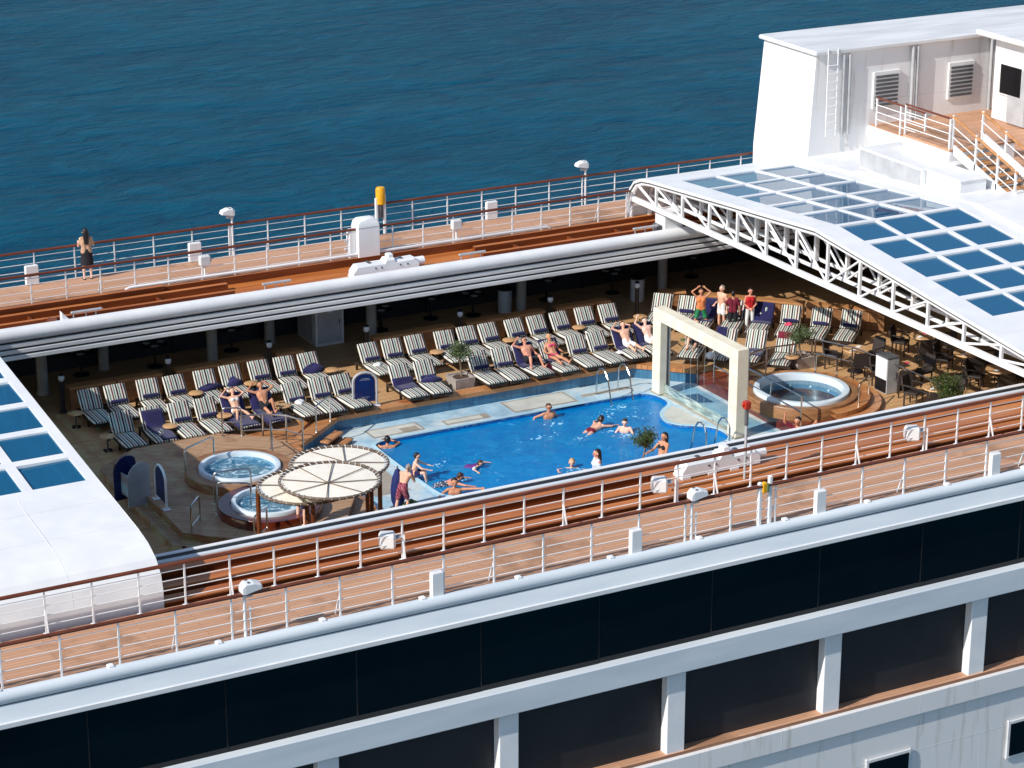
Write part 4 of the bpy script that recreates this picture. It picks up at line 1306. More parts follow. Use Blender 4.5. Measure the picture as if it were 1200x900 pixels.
towel(DF[3][0] - ux * TOPO, DF[3][1] - uy * TOPO, DR, 'burgundy towel over the top of the lounger next to the potted olive', -.02, .2, .6, mat='burg', seed=19)
heap(DB[5][0] - ux * (TOPO + .15), DB[5][1] - uy * (TOPO + .15), ZS + .02, 0, 'small pink cloth on the slanting lounger above the potted olive', 'pink', .3, .2, .08, 20, 'cloth', 'cloth')
heap(BX[9] + .02, yb - .35, ZS + .01, R(30), 'white towel dropped on the first back row lounger past the cabinet', 'whitecloth', .34, .2, .07, 21)
heap(FX[6] + .05, yf - .02, ZS + .01, R(-20), 'white towel dropped on the lounger beside the sunbathing man in dark trunks', 'whitecloth', .3, .3, .1, 22)
heap(FX[16] + .5, yf - .35, .3, R(-10), 'white towel lying between loungers next to the sunbather in white shorts', 'whitecloth', .4, .2, .07, 23)
heap(FX[14] - .42, yf - .55, 0.0, R(15), 'burgundy bag on the deck between the two sunbathers past the potted olive', 'burg', .4, .34, .42, 24, 'beach_bag', 'bag')

# small round side tables
def side_table():
    t = thing('side_table', 'x', 'side table', (0, 0, 0), 0, 'small round side tables')
    part('table_top', MB().lathe([(.001, .42), (.2, .42), (.22, .43), (.22, .448), (.21, .455), (.001, .455)], (0, 0, 0), 24, False), M['tan_top'], t, True)
    part('stem', MB().tube([(0, 0, .03), (0, 0, .42)], .025, 8), M['greyd'], t, True)
    for k in range(4):
        a = math.pi / 2 * k + .4
        part('foot', MB().bbox((math.cos(a) * .1 - .05, math.sin(a) * .1 - .05, 0), (math.cos(a) * .1 + .05, math.sin(a) * .1 + .05, .03), .008), M['black'], t)
    remember(t)
    return t
ST = [(-11.96, 4.66, 'beside the shaded end lounger of the back row'), (-11.79, 2.39, 'beside the shaded end lounger of the poolside row'), (-8.21, 4.68, 'in the back row above the bubbling hot tub'),
      (-6.42, 4.71, 'in the back row above the sunbathing couple'), (-9.9, 2.36, 'next to the thrown navy towel'), (-8.2, 2.44, 'beside the woman in the white bikini'), (-3.75, 4.71, 'beside the round navy towel heap'),
      (-6.35, 2.4, 'beside the man in dark trunks'), (-.15, 4.73, 'in the back row behind the potted olive'), (2.42, 4.71, 'in the back row behind the man in sunglasses'), (5.02, 4.8, 'in the back row before its last two loungers'),
      (7.35, 4.85, 'where the straight row meets the slanting row'), (9.4, -.95, 'beside the square planter of the slanting row')]
st0 = None
for x, y, q in ST:
    lb = 'small round tan side table ' + q
    if st0 is None:
        st0 = side_table()
        st0.location, st0['label'] = (x, y, 0), lb
    else:
        clone(st0, (x, y, 0), jr.random() * 3, lb)

# benches that back the loungers, and the lamp bollards between them
def bench(x0_, y0_, x1_, y1_, label):
    L = math.hypot(x1_ - x0_, y1_ - y0_)
    t = thing('bench_wall', label, 'bench', (x0_, y0_, 0), math.atan2(y1_ - y0_, x1_ - x0_), 'low wooden bench walls behind the loungers')
    part('panel', MB().box((.02, 0, 0), (L - .02, .3, .68)), M['tubwood'], t)
    part('cap_board', MB().bbox((0, -.05, .68), (L, .36, .75), .012), M['bench'], t)
    k = max(2, int(L / .6))
    for q in range(1, k):
        part('batten', MB().box((L * q / k - .02, -.02, 0), (L * q / k + .02, 0, .68)), M['bench'], t)
LX = [-11.9, -8.55, -5.25, -1.95, 1.35, 4.65, 7.95]
names_ = ['above the shaded loungers', 'above the hot tub', 'above the sunbathing couple', 'past the white cabinet', 'behind the potted olive', 'behind the man in sunglasses', 'x']
for k in range(6):
    a, b = LX[k] + .22, LX[k + 1] - .22
    mid = (a + b) / 2
    if k == 2:
        b = -4.1
        bench(a, 6.0, b, 6.0, 'low shaded wooden bench wall ending at the white cabinet gap')
        continue
    if k == 5:
        b = 6.9
    for q, (c, d) in enumerate(((a, mid - .02), (mid + .02, b))):
        bench(c, 6.0, d, 6.0, 'low shaded wooden bench wall behind the back row %s, %s of the pair' % (names_[k], ('first', 'second')[q]))
seg = [((8.75, 6.0), (9.6, 5.6)), ((9.9, 5.05), (11.1, 3.85)), ((11.15, 3.8), (12.3, 2.65)), ((12.35, 2.6), (13.4, 1.55)), ((13.45, 1.5), (14.2, .75))]
for k, (a, b) in enumerate(seg):
    bench(a[0], a[1], b[0], b[1], 'sunlit wooden bench wall of the slanting row, %s from the stone arch' % ORD[k])
for k, x in enumerate(LX):
    t = thing('lamp_bollard', 'dark lamp bollard with a pale glass head between bench walls, %s from the rounded roof' % ORD[k], 'lamp', (x, 6.05, 0), 0, 'lamp bollards along the bench walls')
    part('post', MB().lathe([(.11, 0), (.11, .05), (.07, .08), (.07, .95), (.1, 1.0)], (0, 0, 0), 12), M['lampblack'], t, True)
    part('lamp_head', MB().sphere((0, 0, 1.09), .1, 14, 10, (1, 1, 1.2)), M['glassbulb'], t, True)
    part('cap', MB().lathe([(.08, 1.17), (.09, 1.2), (.02, 1.25)], (0, 0, 0), 12), M['lampblack'], t, True)

# white cabinet, bins and set tables in the shade under the overhang
t = thing('storage_cabinet', 'white storage cabinet with a framed door under the far overhang', 'cabinet', (-2.3, 8.1, 0))
part('body', MB().bbox((-.5, 0, 0), (.5, 1.5, 1.4), .02), M['white_dirty'], t)
part('door', MB().bbox((-.42, -.03, .1), (.42, 0.0, 1.3), .01), M['grey'], t)
part('handle', MB().bbox((.3, -.05, .7), (.34, -.03, .85), .006), M['greyd'], t)
part('sign', MB().box((-.08, -.035, 1.12), (.1, -.031, 1.22)), M['white'], t)
part('side_panel', MB().bbox((-.53, .2, .1), (-.5, 1.4, 1.3), .01), M['grey'], t)
for x, y, q in ((4.33, 8.6, 'behind the man in sunglasses'), (8.9, 7.6, 'behind the stone arch')):
    t = thing('litter_bin', 'white round litter bin with dark lid under the overhang ' + q, 'bin', (x, y, 0), 0, 'litter bins under the overhang')
    part('body', MB().lathe([(.22, 0), (.24, .04), (.24, .78)], (0, 0, 0), 18), M['white_dirty'], t, True)
    part('lid', MB().lathe([(.25, .78), (.25, .84), (.1, .9), (.02, .9)], (0, 0, 0), 18), M['black'], t, True)
def cafe_table(x, y, label, group='set tables under the far overhang'):
    t = thing('set_table', label, 'table', (x, y, 0), 0, group)
    part('table_top', MB().lathe([(.001, .7), (.42, .7), (.43, .72), (.42, .74), (.001, .74)], (0, 0, 0), 20, False), M['tan_top' if 'dining' in group else 'lampblack'], t, True)
    part('pedestal', MB().lathe([(.26, 0), (.24, .03), (.04, .06), (.04, .7)], (0, 0, 0), 12), M['black'], t, True)
    return t
tbx = [-13.2, -10.3, -8.0, -5.3, -.2, 1.8, 3.2, 6.2, 8.6, 12.0]
for k, x in enumerate(tbx):
    yy = 8.75 + .35 * (k % 2)
    cafe_table(x, yy, 'dark table laid with white plates in the shade, %s along the far overhang' % ORD[k])
    for a, q in ((0.4, 'towards the stone arch'), (2.5, 'by the dark windows'), (4.4, 'towards the pool')):
        px, py = x + .26 * math.cos(a), yy + .26 * math.sin(a)
        o = part('plate', MB().lathe([(.001, .745), (.09, .745), (.13, .762), (.12, .764), (.085, .752), (.001, .752)], (0, 0, 0), 16, False), M['whitecloth'], None, True, (px, py, 0))
        tag(o, 'white plate %s on the %s laid table under the overhang' % (q, ORD[k]), 'plate', 'plates on the laid tables')

# ================================================================== dining chairs and tables under the glass roof
def wicker_chair():
    t = thing('wicker_chair', 'x', 'chair', (0, 0, 0), 0, 'dark wicker dining chairs')
    part('seat', MB().bbox((-.24, -.24, .4), (.24, .24, .47), .02), M['wicker'], t)
    part('backrest', MB().loft([[(-.24, .2, .47), (.24, .2, .47), (.24, .25, .47), (-.24, .25, .47)], [(-.25, .25, .7), (.25, .25, .7), (.25, .3, .7), (-.25, .3, .7)], [(-.22, .3, .92), (.22, .3, .92), (.22, .34, .92), (-.22, .34, .92)]]), M['wicker'], t)
    for q in (-1, 1):
        part('armrest', MB().tube([(q * .26, -.2, .44), (q * .27, -.2, .66), (q * .27, .24, .68)], .025, 6), M['wicker'], t)
        for y in (-.2, .2):
            part('leg', MB().box((q * .21 - .02, y - .02, 0), (q * .21 + .02, y + .02, .4)), M['darkwood'], t)
    remember(t)
    return t
DT = [(11.1, -1.95, 'beside the slanting loungers'), (11.45, -3.95, 'behind the white service stand'), (11.1, -6.0, 'next to the potted bay tree'), (13.75, -1.85, 'in the truss shadow'), (13.9, -3.9, 'with a red napkin'), (13.8, -5.6, 'closest to the truss foot')]
ch0 = None
kk = 0
for k, (x, y, q) in enumerate(DT):
    t = cafe_table(x, y, 'round tan dining table under the glass roof ' + q, 'dining tables under the glass roof')
    for a in (0.6, 3.6):
        px, py = x + .22 * math.cos(a), y + .22 * math.sin(a)
        o = part('napkin', MB().bbox((-.1, -.07, .742), (.1, .07, .755), .005), M['pink'] if (a < 1 and k % 2) else M['whitecloth'], None, False, (px, py, 0), a)
        tag(o, '%s folded napkin on the round dining table %s' % ('pink' if (a < 1 and k % 2) else ('second white' if (a > 1 and not k % 2) else 'white'), q), 'napkin', 'napkins on the dining tables')
    for c, a in enumerate((R(35), R(150), R(265))):
        rz = a + jr.uniform(-.25, .25)
        px, py = x - .72 * math.sin(rz) * -1, y + .72 * math.cos(rz)
        px = x - .72 * math.sin(rz)
        lb = 'dark wicker chair, %s round the dining table %s' % (ORD[c], q)
        if ch0 is None:
            ch0 = wicker_chair()
            ch0.location, ch0.rotation_euler, ch0['label'] = (px, py, 0), (0, 0, rz), lb
        else:
            clone(ch0, (px, py, 0), rz, lb)
t = thing('service_stand', 'white service stand with shade painted grey on its side and dark top behind the steel guard rail', 'stand', (10.85, -3.9, 0))
part('body', MB().bbox((-.22, -.3, .0), (.22, .3, 1.12), .015), M['grey'], t)  # grey body paints in the weak light on the white stand's side
part('front_panel', MB().box((-.225, -.28, .45), (-.22, .28, 1.1)), M['white'], t)
part('plinth', MB().box((-.226, -.28, .03), (-.221, .28, .44)), M['black'], t)
part('top', MB().bbox((-.23, -.31, 1.12), (.23, .31, 1.16), .01), M['greyd'], t)

# ================================================================== steel rails
def pipe(t, pts, r=.024, name='rail'):
    return part(name, MB().tube(pts, r, 8), M['steel'], t, True)
def hoop(x, y, z, rz, label, w=.9, h=.9, mid=True, group='steel hand rails'):
    t = thing('hand_rail', label, 'hand rail', (x, y, z), rz, group)
    pts = [(0, 0, 0), (0, 0, h - .1), (.03, 0, h - .03), (.1, 0, h), (w - .1, 0, h), (w - .03, 0, h - .03), (w, 0, h - .1), (w, 0, 0)]
    pipe(t, pts)
    if mid:
        pipe(t, [(0, 0, h * .5), (w, 0, h * .5)], .018, 'mid_rail')
    for q in (0, w):
        part('flange', MB().lathe([(.055, 0), (.055, .015), (.025, .02)], (q, 0, 0), 12), M['steel'], t, True)
    return t
def ladder(x, y, rz, label):
    t = thing('pool_ladder', label, 'pool ladder', (x, y, -.35), rz, 'pool ladders')
    for q in (-.4, .4):
        pipe(t, [(q, .75, 0), (q, .73, .7), (q, .62, .86), (q, .45, .92), (q, .28, .86), (q, .12, .65), (q, -.1, -.2), (q, -.12, -.8)], .027)
        part('flange', MB().lathe([(.06, 0), (.06, .02), (.027, .025)], (q, .75, 0), 12), M['steel'], t, True)
    for k in range(3):
        part('step', MB().bbox((-.4, -.2, -.3 - .28 * k), (.4, -.06, -.27 - .28 * k), .008), M['steel'], t)
ladder(3.85, .12, R(4), 'steel pool ladder on the far side of the pool by the arch')
ladder(3.95, -4.45, R(180), 'steel pool ladder on the near side of the pool by the arch')
def guard(label, pts, h=.95, name='guard_rail', bars=(.5,)):
    t = thing(name, label, 'guard rail', (0, 0, 0))
    pipe(t, [(x, y, z + h) for x, y, z in pts], .026, 'top_rail')
    for b in bars:
        pipe(t, [(x, y, z + b * h) for x, y, z in pts], .02, 'mid_rail')
    for i in range(len(pts)):
        x, y, z = pts[i]
        pipe(t, [(x, y, z), (x, y, z + h)], .026, 'post')
        if i + 1 < len(pts) and i % 2 == 0 and False:
            pass
    return t
guard('steel guard rail between the stepped hot tub and the dining tables', [(10.15, -1.1, 0), (10.7, -2.3, 0), (10.85, -3.5, 0), (10.9, -4.8, 0), (10.95, -5.9, 0), (10.95, -6.8, 0)])
guard('steel guard rail in front of the slanting loungers above the stepped hot tub', [(10.1, -1.0, 0), (9.3, -.95, 0), (8.5, -.85, 0), (7.7, -1.1, 0)], .85)
guard('steel guard rail along the basin edge behind the arch', [(6.75, -.6, 0), (6.75, -2.1, 0), (6.75, -3.7, 0), (6.75, -5.3, 0)], .95)
# ================================================================== hot tubs and their platforms
OCL = [(-12.4, -5.2), (-12.3, .45), (-11.45, 1.2), (-8.9, 1.22), (-7.6, .2), (-7.45, -5.0), (-8.4, -6.5), (-11.1, -6.5)]
def ringpoly(cx, cy, r, n=40):
    return [(cx + r * math.cos(2 * math.pi * k / n), cy + r * math.sin(2 * math.pi * k / n)) for k in range(n)]
def platform(name, outline, holes, z, hgt, topm, sidem):
    import bmesh
    bm = bmesh.new()
    eds = []
    for ring in [outline] + holes:
        vs = [bm.verts.new((x, y, z)) for x, y in ring]
        eds += [bm.edges.new((vs[i], vs[(i + 1) % len(vs)])) for i in range(len(vs))]
    bmesh.ops.triangle_fill(bm, use_beauty=True, edges=eds)
    for f in bm.faces:
        f.normal_update()
        if f.normal.z < 0:
            f.normal_flip()
    me = bpy.data.meshes.new(name)
    bm.to_mesh(me)
    bm.free()
    me.materials.append(topm)
    o = part(name, me, None)
    o['kind'] = 'structure'
    mb = MB()
    n = len(outline)
    for i in range(n):
        a, b = outline[i], outline[(i + 1) % n]
        mb.add([(a[0], a[1], z - hgt), (b[0], b[1], z - hgt), (b[0], b[1], z - .002), (a[0], a[1], z - .002)], [(0, 1, 2, 3)])
    struct(name + '_riser', mb, sidem)
T1, T2, T3 = (-9.6, -2.2), (-9.85, -4.9), (8.0, -3.5)
platform('tub_platform', OCL, [], .4, .4, M['deckgrey'], M['tubwood'])
mbp = MB()
lower = offset(OCL, -.35) if abs(offset(OCL, -.35)[0][0]) > 12.4 else offset(OCL, .35)
struct('platform_step', mbp.prism(lower, 0.0, .2), M['deckgrey'])
for i in range(len(OCL)):
    a, b = Vector(OCL[i]), Vector(OCL[(i + 1) % len(OCL)])
    struct('platform_nosing', MB().bar((a.x, a.y, .392), (b.x, b.y, .392), .03), M['tubwood'])
# paler boards from the platform to the kerb
struct('poolside_walk', MB().prism([(-7.55, .15), (-8.6, 1.1), (-8.3, 1.5), (-5.7, 1.85), (-7.25, .2), (-6.92, 0.0), (-6.92, -5.2), (-7.4, -5.0)], 0.0, .085), M['kerbwood'])
def hot_tub(label, c, zr, r, base_z, base_r, water, hgt_mat, steps=()):
    t = thing('hot_tub', label, 'hot tub', (c[0], c[1], 0), 0, 'round hot tubs')
    k = r / 1.0
    part('rim', MB().lathe([(r, zr - .12), (r, zr - .02), (r - .02, zr + .02), (r - .07, zr + .03), (r * .86 + .02, zr + .02), (r * .86, zr - .03), (r * .845, zr - .2)], (0, 0, 0), 48, False), M['tub'], t, True)
    part('basin', MB().lathe([(r * .85, zr - .16), (r * .8, zr - .5), (r * .54, zr - .52), (r * .5, zr - .85), (.001, zr - .86)], (0, 0, 0), 48, False), M['tub_in'], t, True)
    zw = zr - .1 if water == 'tub_water' else zr - .3
    part('water', MB().lathe([(.001, zw), (r * .848, zw)], (0, 0, 0), 48, False), M[water], t)
    part('surround', MB().lathe([(r, zr - .1), (r + .04, zr - .06), (base_r - .02, zr - .06), (base_r, zr - .09), (base_r, base_z)], (0, 0, 0), 48, False), hgt_mat, t, True)
    for q, (sr, sz, a0, a1) in enumerate(steps):
        part('step', MB().lathe([(base_r - .05, 0), (base_r - .05, sz), (sr, sz), (sr, 0)], (0, 0, 0), 30, False, 1, 1, R(a0), R(a1)), M['kerbwood'], t)
    for q in range(12):
        a = 2 * math.pi * q / 12 + .2
        px, py = r * .83 * math.cos(a), r * .83 * math.sin(a)
        o = part('jet', MB().sphere((px, py, zr - .36), .045, 10, 6), M['whitecloth'], t, True)
    return t
hot_tub('bubbling round hot tub with pale rim, farther of the two on the raised platform', T1, .72, 1.13, .41, 1.5, 'tub_water', M['tubwood'])
hot_tub('bubbling round hot tub partly under the cream canopies', T2, .72, 1.02, .41, 1.38, 'tub_water', M['mahog'])
hot_tub('calm round hot tub with mosaic inside and curved wooden steps by the dining tables', T3, .44, 1.45, .0, 1.72, 'calm_water', M['tubwood'], ((2.06, .3, -95, 75), (2.4, .15, -95, 75)))
# dark wet boards between basin and the stepped tub
struct('wet_deck', MB().prism([(6.66, .2), (6.66, -5.0), (7.3, -6.1), (9.0, -5.6), (9.3, -2.6), (8.3, -1.2), (7.2, .2)], -.002, .012), M['wetwood'])
struct('basin_riser_wood', MB().box((6.62, -4.99, -.35), (6.65, .24, 0.005)), M['mahog'])
for (x, y, z, rz, w, q) in ((-11.0, -1.75, .4, R(28), 1.2, 'curving over the far edge of the farther bubbling tub'), (-10.95, -3.75, .4, R(-8), 1.0, 'between the two bubbling tubs'), (-8.3, -1.4, .4, R(70), .8, 'at the poolside rim of the farther bubbling tub'),
                            (-11.15, -4.45, .4, R(-30), .9, 'at the rim of the tub under the canopies'), (8.95, -5.1, .0, R(35), .9, 'in front of the stepped hot tub'), (9.2, -2.5, .15, R(-60), .7, 'behind the stepped hot tub')):
    hoop(x, y, z, rz, 'steel hand rail ' + q, w, .9, False)
hoop(-12.2, -5.3, .0, R(52), 'steel hand rail with mid bar at the platform corner steps', .75, 1.15)
hoop(-11.05, -6.75, .0, R(40), 'steel hand rail with mid bar beside the canopy post', .7, 1.15)
guard('curved steel hand rail on the walk behind the bubbling tub', [(-8.35, .75, .09), (-7.75, .6, .09), (-7.2, .2, .09), (-6.95, -.4, .09)], .9)
hoop(-8.85, .95, .4, R(-25), 'steel hand rail on the platform edge below the poolside loungers', .55, .85, True)
hoop(-5.3, 1.4, .1, R(222), 'steel hand rail beside the wooden steps into the basin', 1.0, .8, False)
# ================================================================== stone arch, waterfall, signs, canopies, plants
t = thing('stone_arch', 'cream stone portal over the end of the pool with thin water falling from its beam', 'arch', (5.2, 0, -.35))
part('column', MB().bbox((-.2, -.22, 0), (.2, .22, 2.75), .02), M['stone'], t)
part('column', MB().bbox((-.2, -4.5, 0), (.2, -4.06, 2.75), .02), M['stone'], t)
part('beam', MB().bbox((-.2, -4.06, 2.38), (.2, -.22, 2.75), .02), M['stone'], t)
part('inner_strip', MB().box((.05, -.235, .02), (.12, -.221, 2.38)), M['greyd'], t)
for y0 in (-.0, -4.28):
    part('base_band', MB().box((-.215, y0 - .235, 0), (.215, y0 + .235, .06)), M['tile_taupe'], t)
for k in range(4):
    y = -1.3 - .38 * k
    part('water_stream', MB().tube([(.02, y, 2.38), (.0, y + .01, 1.4), (.03, y, .1)], [.004, .005, .007], 5), M['clearglass'], t)
t = thing('glass_panel', 'low splashed glass panel standing between the arch columns', 'glass panel', (5.2, -2.14, -.35))
part('glass_sheet', MB().box((-.02, -1.9, 0.0), (.02, 1.9, .36)), M['clearglass'], t)
part('base_channel', MB().box((-.06, -1.9, 0), (.06, 1.9, .05)), M['tile_taupe'], t)
struct('cascade_water', MB().add([(5.3, -4.0, -.32), (6.4, -4.6, -.32), (6.4, .3, -.32), (5.3, -.3, -.32)], [(0, 1, 2, 3)]), M['calm_water'])
mosaic([(5.5, -1.2), (6.2, -1.5), (6.2, -.6), (5.5, -.5)], M['tile_blue'], -.343)

def arch_sign(x, y, z, rz, label, w=.72, h=1.08, frame='grey', marks=True):
    t = thing('arched_sign', label, 'sign', (x, y, z), rz, 'navy arched notice boards')
    def outline(w_, z0, h_):
        r = w_ / 2
        return [(-r, z0), (r, z0)] + [(r * math.cos(a), h_ - r * .8 + r * .8 * math.sin(a)) for a in (math.pi * k / 14 for k in range(15))]
    o1 = outline(w - .1, .16, h - .05)
    part('board', MB().loft([[(a, -.02, b) for a, b in o1], [(a, .02, b) for a, b in o1]]), M['navysign'], t)
    pts = [(-w / 2, 0, 0), (-w / 2, 0, h - w * .4)] + [(w / 2 * math.cos(a), 0, h - w * .4 + w * .4 * math.sin(a)) for a in (math.pi * (1 - k / 12) for k in range(1, 12))] + [(w / 2, 0, h - w * .4), (w / 2, 0, 0)]
    part('frame', MB().tube(pts, .035, 8), M['white' if frame == 'white' else 'grey'], t, True)
    for q in (-1, 1):
        part('foot', MB().bbox((q * w / 2 - .1, -.1, 0), (q * w / 2 + .1, .1, .03), .01), M['white'], t)
    if marks:
        for (za, wa) in ((.88, .2), (.84, .3), (.3, .22), (.24, .14)):
            x_ = -wa / 2
            mb = MB()
            rg = random.Random(int(za * 100))
            while x_ < wa / 2:
                l_ = rg.uniform(.02, .05)
                mb.box((x_, -.024, za * h / 1.08), (x_ + l_, -.0205, za * h / 1.08 + .012))
                x_ += l_ + .012
            part('faint_lettering', mb, M['grey'], t)
    return t
arch_sign(-3.87, 2.05, .1, R(-12), 'navy arched notice board in a pale frame standing on the pool kerb')
arch_sign(-12.2, -3.1, .4, R(88), 'narrow navy arched board on the tub platform edge, seen almost edge on', .85, 1.1, 'white', False)
t = thing('notice_stand', 'grey rounded stand with a navy panel behind on the tub platform corner', 'sign', (-12.58, -2.4, .2), R(8))
rs = [(-.33, 0), (.33, 0), (.33, 1.0), (.3, 1.13), (.2, 1.2), (.05, 1.22), (-.12, 1.16), (-.26, 1.02), (-.33, .84)]
part('panel', MB().loft([[(a, -.04, b) for a, b in rs], [(a, .0, b) for a, b in rs]]), M['grey'], t)
part('navy_panel', MB().loft([[(a - .2, .34, b + .12) for a, b in rs], [(a - .2, .38, b + .12) for a, b in rs]]), M['navysign'], t)
part('side_brace', MB().box((-.33, .0, .3), (-.29, .34, .9)), M['grey'], t)
part('side_brace', MB().box((.1, .0, .3), (.13, .34, .9)), M['grey'], t)

def canopy(cx, cy, z, r, label, posts, off, post_len):
    t = thing('round_canopy', label, 'canopy', (cx, cy, z), 0, 'round cream canopies over the tub')
    hub = Vector((off[0], off[1], .06))
    n = 48
    vs = [(r * .93 * math.cos(2 * math.pi * k / n), r * .93 * math.sin(2 * math.pi * k / n), 0) for k in range(n)] + [(hub.x, hub.y, .055)]
    part('cloth', MB().add(vs, [(k, (k + 1) % n, n) for k in range(n)]), M['canopy'], t, True)
    ring = [(r * math.cos(2 * math.pi * k / n), r * math.sin(2 * math.pi * k / n), 0) for k in range(n + 1)]
    part('ring', MB().tube(ring, .04, 8, False), M['canopyframe'], t, True)
    for k in range(8):
        a = 2 * math.pi * k / 8 + .3
        part('rib', MB().tube([(hub.x, hub.y, .075), (r * math.cos(a), r * math.sin(a), .03)], .013, 6), M['canopyframe'], t, True)
    mb = MB()
    for k in range(44):
        a = 2 * math.pi * k / 44
        mb.tube([(r * .92 * math.cos(a), r * .92 * math.sin(a), .01), (r * .99 * math.cos(a + .03), r * .99 * math.sin(a + .03), .045), (r * 1.035 * math.cos(a + .05), r * 1.035 * math.sin(a + .05), 0)], .009, 5)
    lc = part('lacing', mb, M['whitecloth'], t)
    part('hub', MB().tube([(hub.x, hub.y, -.1), (hub.x, hub.y, .1)], .045, 10), M['canopyframe'], t, True)
    for a in posts:
        x, y = r * math.cos(R(a)), r * math.sin(R(a))
        part('post', MB().tube([(x, y, -post_len), (x, y, .02)], .06, 10), M['postwood'], t, True)
    return t
canopy(-9.9, -9.0, 2.72, 1.24, 'cream round canopy, foremost and highest of the overlapping three', (-60, 95), (-.18, -.3), 2.72)
canopy(-9.0, -7.55, 2.5, 1.24, 'cream round canopy of the overlapping three on the pool side', (10, -80), (.1, -.15), 2.5)
canopy(-10.15, -8.1, 2.3, 1.22, 'cream round canopy of the overlapping three mostly hidden under the foremost', (165, 60), (-.1, -.1), 2.3)

def tree_pot(name, label, x, y, z, trunk_h, crown_r, leaf, pot, n=700, seed=1, squash=.85, group=None):
    rg = random.Random(seed)
    t = thing(name, label, 'potted tree', (x, y, z))
    if pot == 'box':
        part('planter', MB().loft([[(-.3, -.3, 0), (.3, -.3, 0), (.3, .3, 0), (-.3, .3, 0)], [(-.34, -.34, .38), (.34, -.34, .38), (.34, .34, .38), (-.34, .34, .38)], [(-.29, -.29, .38), (.29, -.29, .38), (.29, .29, .38), (-.29, .29, .38)], [(-.29, -.29, .33), (.29, -.29, .33), (.29, .29, .33), (-.29, .29, .33)]]), M['planter'], t)
    else:
        part('planter', MB().lathe([(.2, 0), (.29, .38), (.31, .42), (.27, .42), (.26, .36), (.001, .36)], (0, 0, 0), 20, False), M['planter'], t, True)
    part('soil', MB().lathe([(.001, .35), (.24, .345)], (0, 0, 0), 16, False), M['soil'], t)
    pts, rr = [], []
    for k in range(6):
        f = k / 5
        pts.append((.05 * math.sin(f * 3 + seed), .04 * math.sin(f * 4), .3 + f * (trunk_h - .3)))
        rr.append(.035 - .014 * f)
    part('trunk', MB().tube(pts, rr, 8), M['bark'], t, True)
    top = Vector(pts[-1])
    cc = top + Vector((0, 0, crown_r * .55))
    tips = []
    mb = MB()
    for k in range(22):
        d = Vector((rg.gauss(0, 1), rg.gauss(0, 1), rg.gauss(.3, .8))).normalized()
        L = crown_r * rg.uniform(.6, 1.05)
        e = cc + Vector((d.x * L, d.y * L, d.z * L * squash))
        mid = top.lerp(e, .5) + Vector((rg.uniform(-.04, .04), rg.uniform(-.04, .04), .03))
        mb.tube([top, mid, e], [.014, .009, .004], 5)
        tips += [(e, .2), (mid.lerp(e, .4), .2), (mid, .16)]
    part('limbs', mb, M['bark'], t, True)
    mb = MB()
    for k in range(n):
        e, sp = tips[rg.randrange(len(tips))]
        p = e + Vector((rg.gauss(0, 1), rg.gauss(0, 1), rg.gauss(0, .8))) * sp * crown_r * 1.05
        d = Vector((rg.gauss(0, 1), rg.gauss(0, 1), rg.gauss(.2, 1))).normalized()
        s_ = d.cross(Vector((rg.gauss(0, 1), rg.gauss(0, 1), rg.gauss(0, 1)))).normalized()
        l_, w_ = rg.uniform(.05, .085), rg.uniform(.012, .02)
        u_ = d.cross(s_) * .008
        mb.add([p - d * l_ * .5, p + s_ * w_ + u_, p + d * l_ * .5, p - s_ * w_ + u_], [(0, 1, 2, 3)])
    o = part('crown', mb, M[leaf], t)
    return t
tree_pot('olive_tree', 'potted olive tree with grey green ball crown in a stone box between poolside loungers', -.45, 2.5, 0, 1.0, .36, 'leaf', 'box', 1500, 1)
tree_pot('olive_tree', 'potted olive tree in a square stone box before the slanting loungers', 9.85, -.75, 0, .85, .38, 'leaf', 'box', 1500, 2)
tree_pot('bay_tree', 'potted bay tree with wide loose crown at the end of the dining tables', 10.55, -7.3, 0, .95, .48, 'leaf2', 'round', 2200, 3)
tree_pot('bay_tree', 'potted bay tree with dense round crown on the near edge of the pool', .05, -7.5, 0, 1.3, .36, 'leaf2', 'round', 1300, 4)
# closed navy parasol and olive bag at the corner of the pool surround
t = thing('closed_parasol', 'closed navy parasol standing on the tiles beside the stooping man', 'parasol', (-6.05, -4.75, -.35))
part('cover', MB().lathe([(.02, .06), (.12, .1), (.19, .3), (.2, .62), (.16, .92), (.08, 1.15), (.02, 1.22)], (0, 0, 0), 14, True), M['navycanvas'], t, True)
part('pole', MB().tube([(0, 0, 0), (0, 0, 1.28)], .022, 8), M['steel'], t, True)
part('base', MB().lathe([(.24, 0), (.24, .05), (.05, .08)], (0, 0, 0), 18), M['greyd'], t, True)
heap(-5.75, -4.95, -.35, 0, 'olive green bag on the tiles at the feet of the stooping man', 'greybag', .5, .4, .3, 31, 'beach_bag', 'bag')
heap(8.0, 3.2, .0, 0, 'yellow green cloth dropped on the deck behind the arch', 'leaf', .22, .18, .05, 33, 'cloth', 'cloth')
heap(7.3, .45, ZS, R(30), 'grey white towel hanging over the foot of a lounger seen through the arch', 'whitecloth', .34, .3, .16, 34)
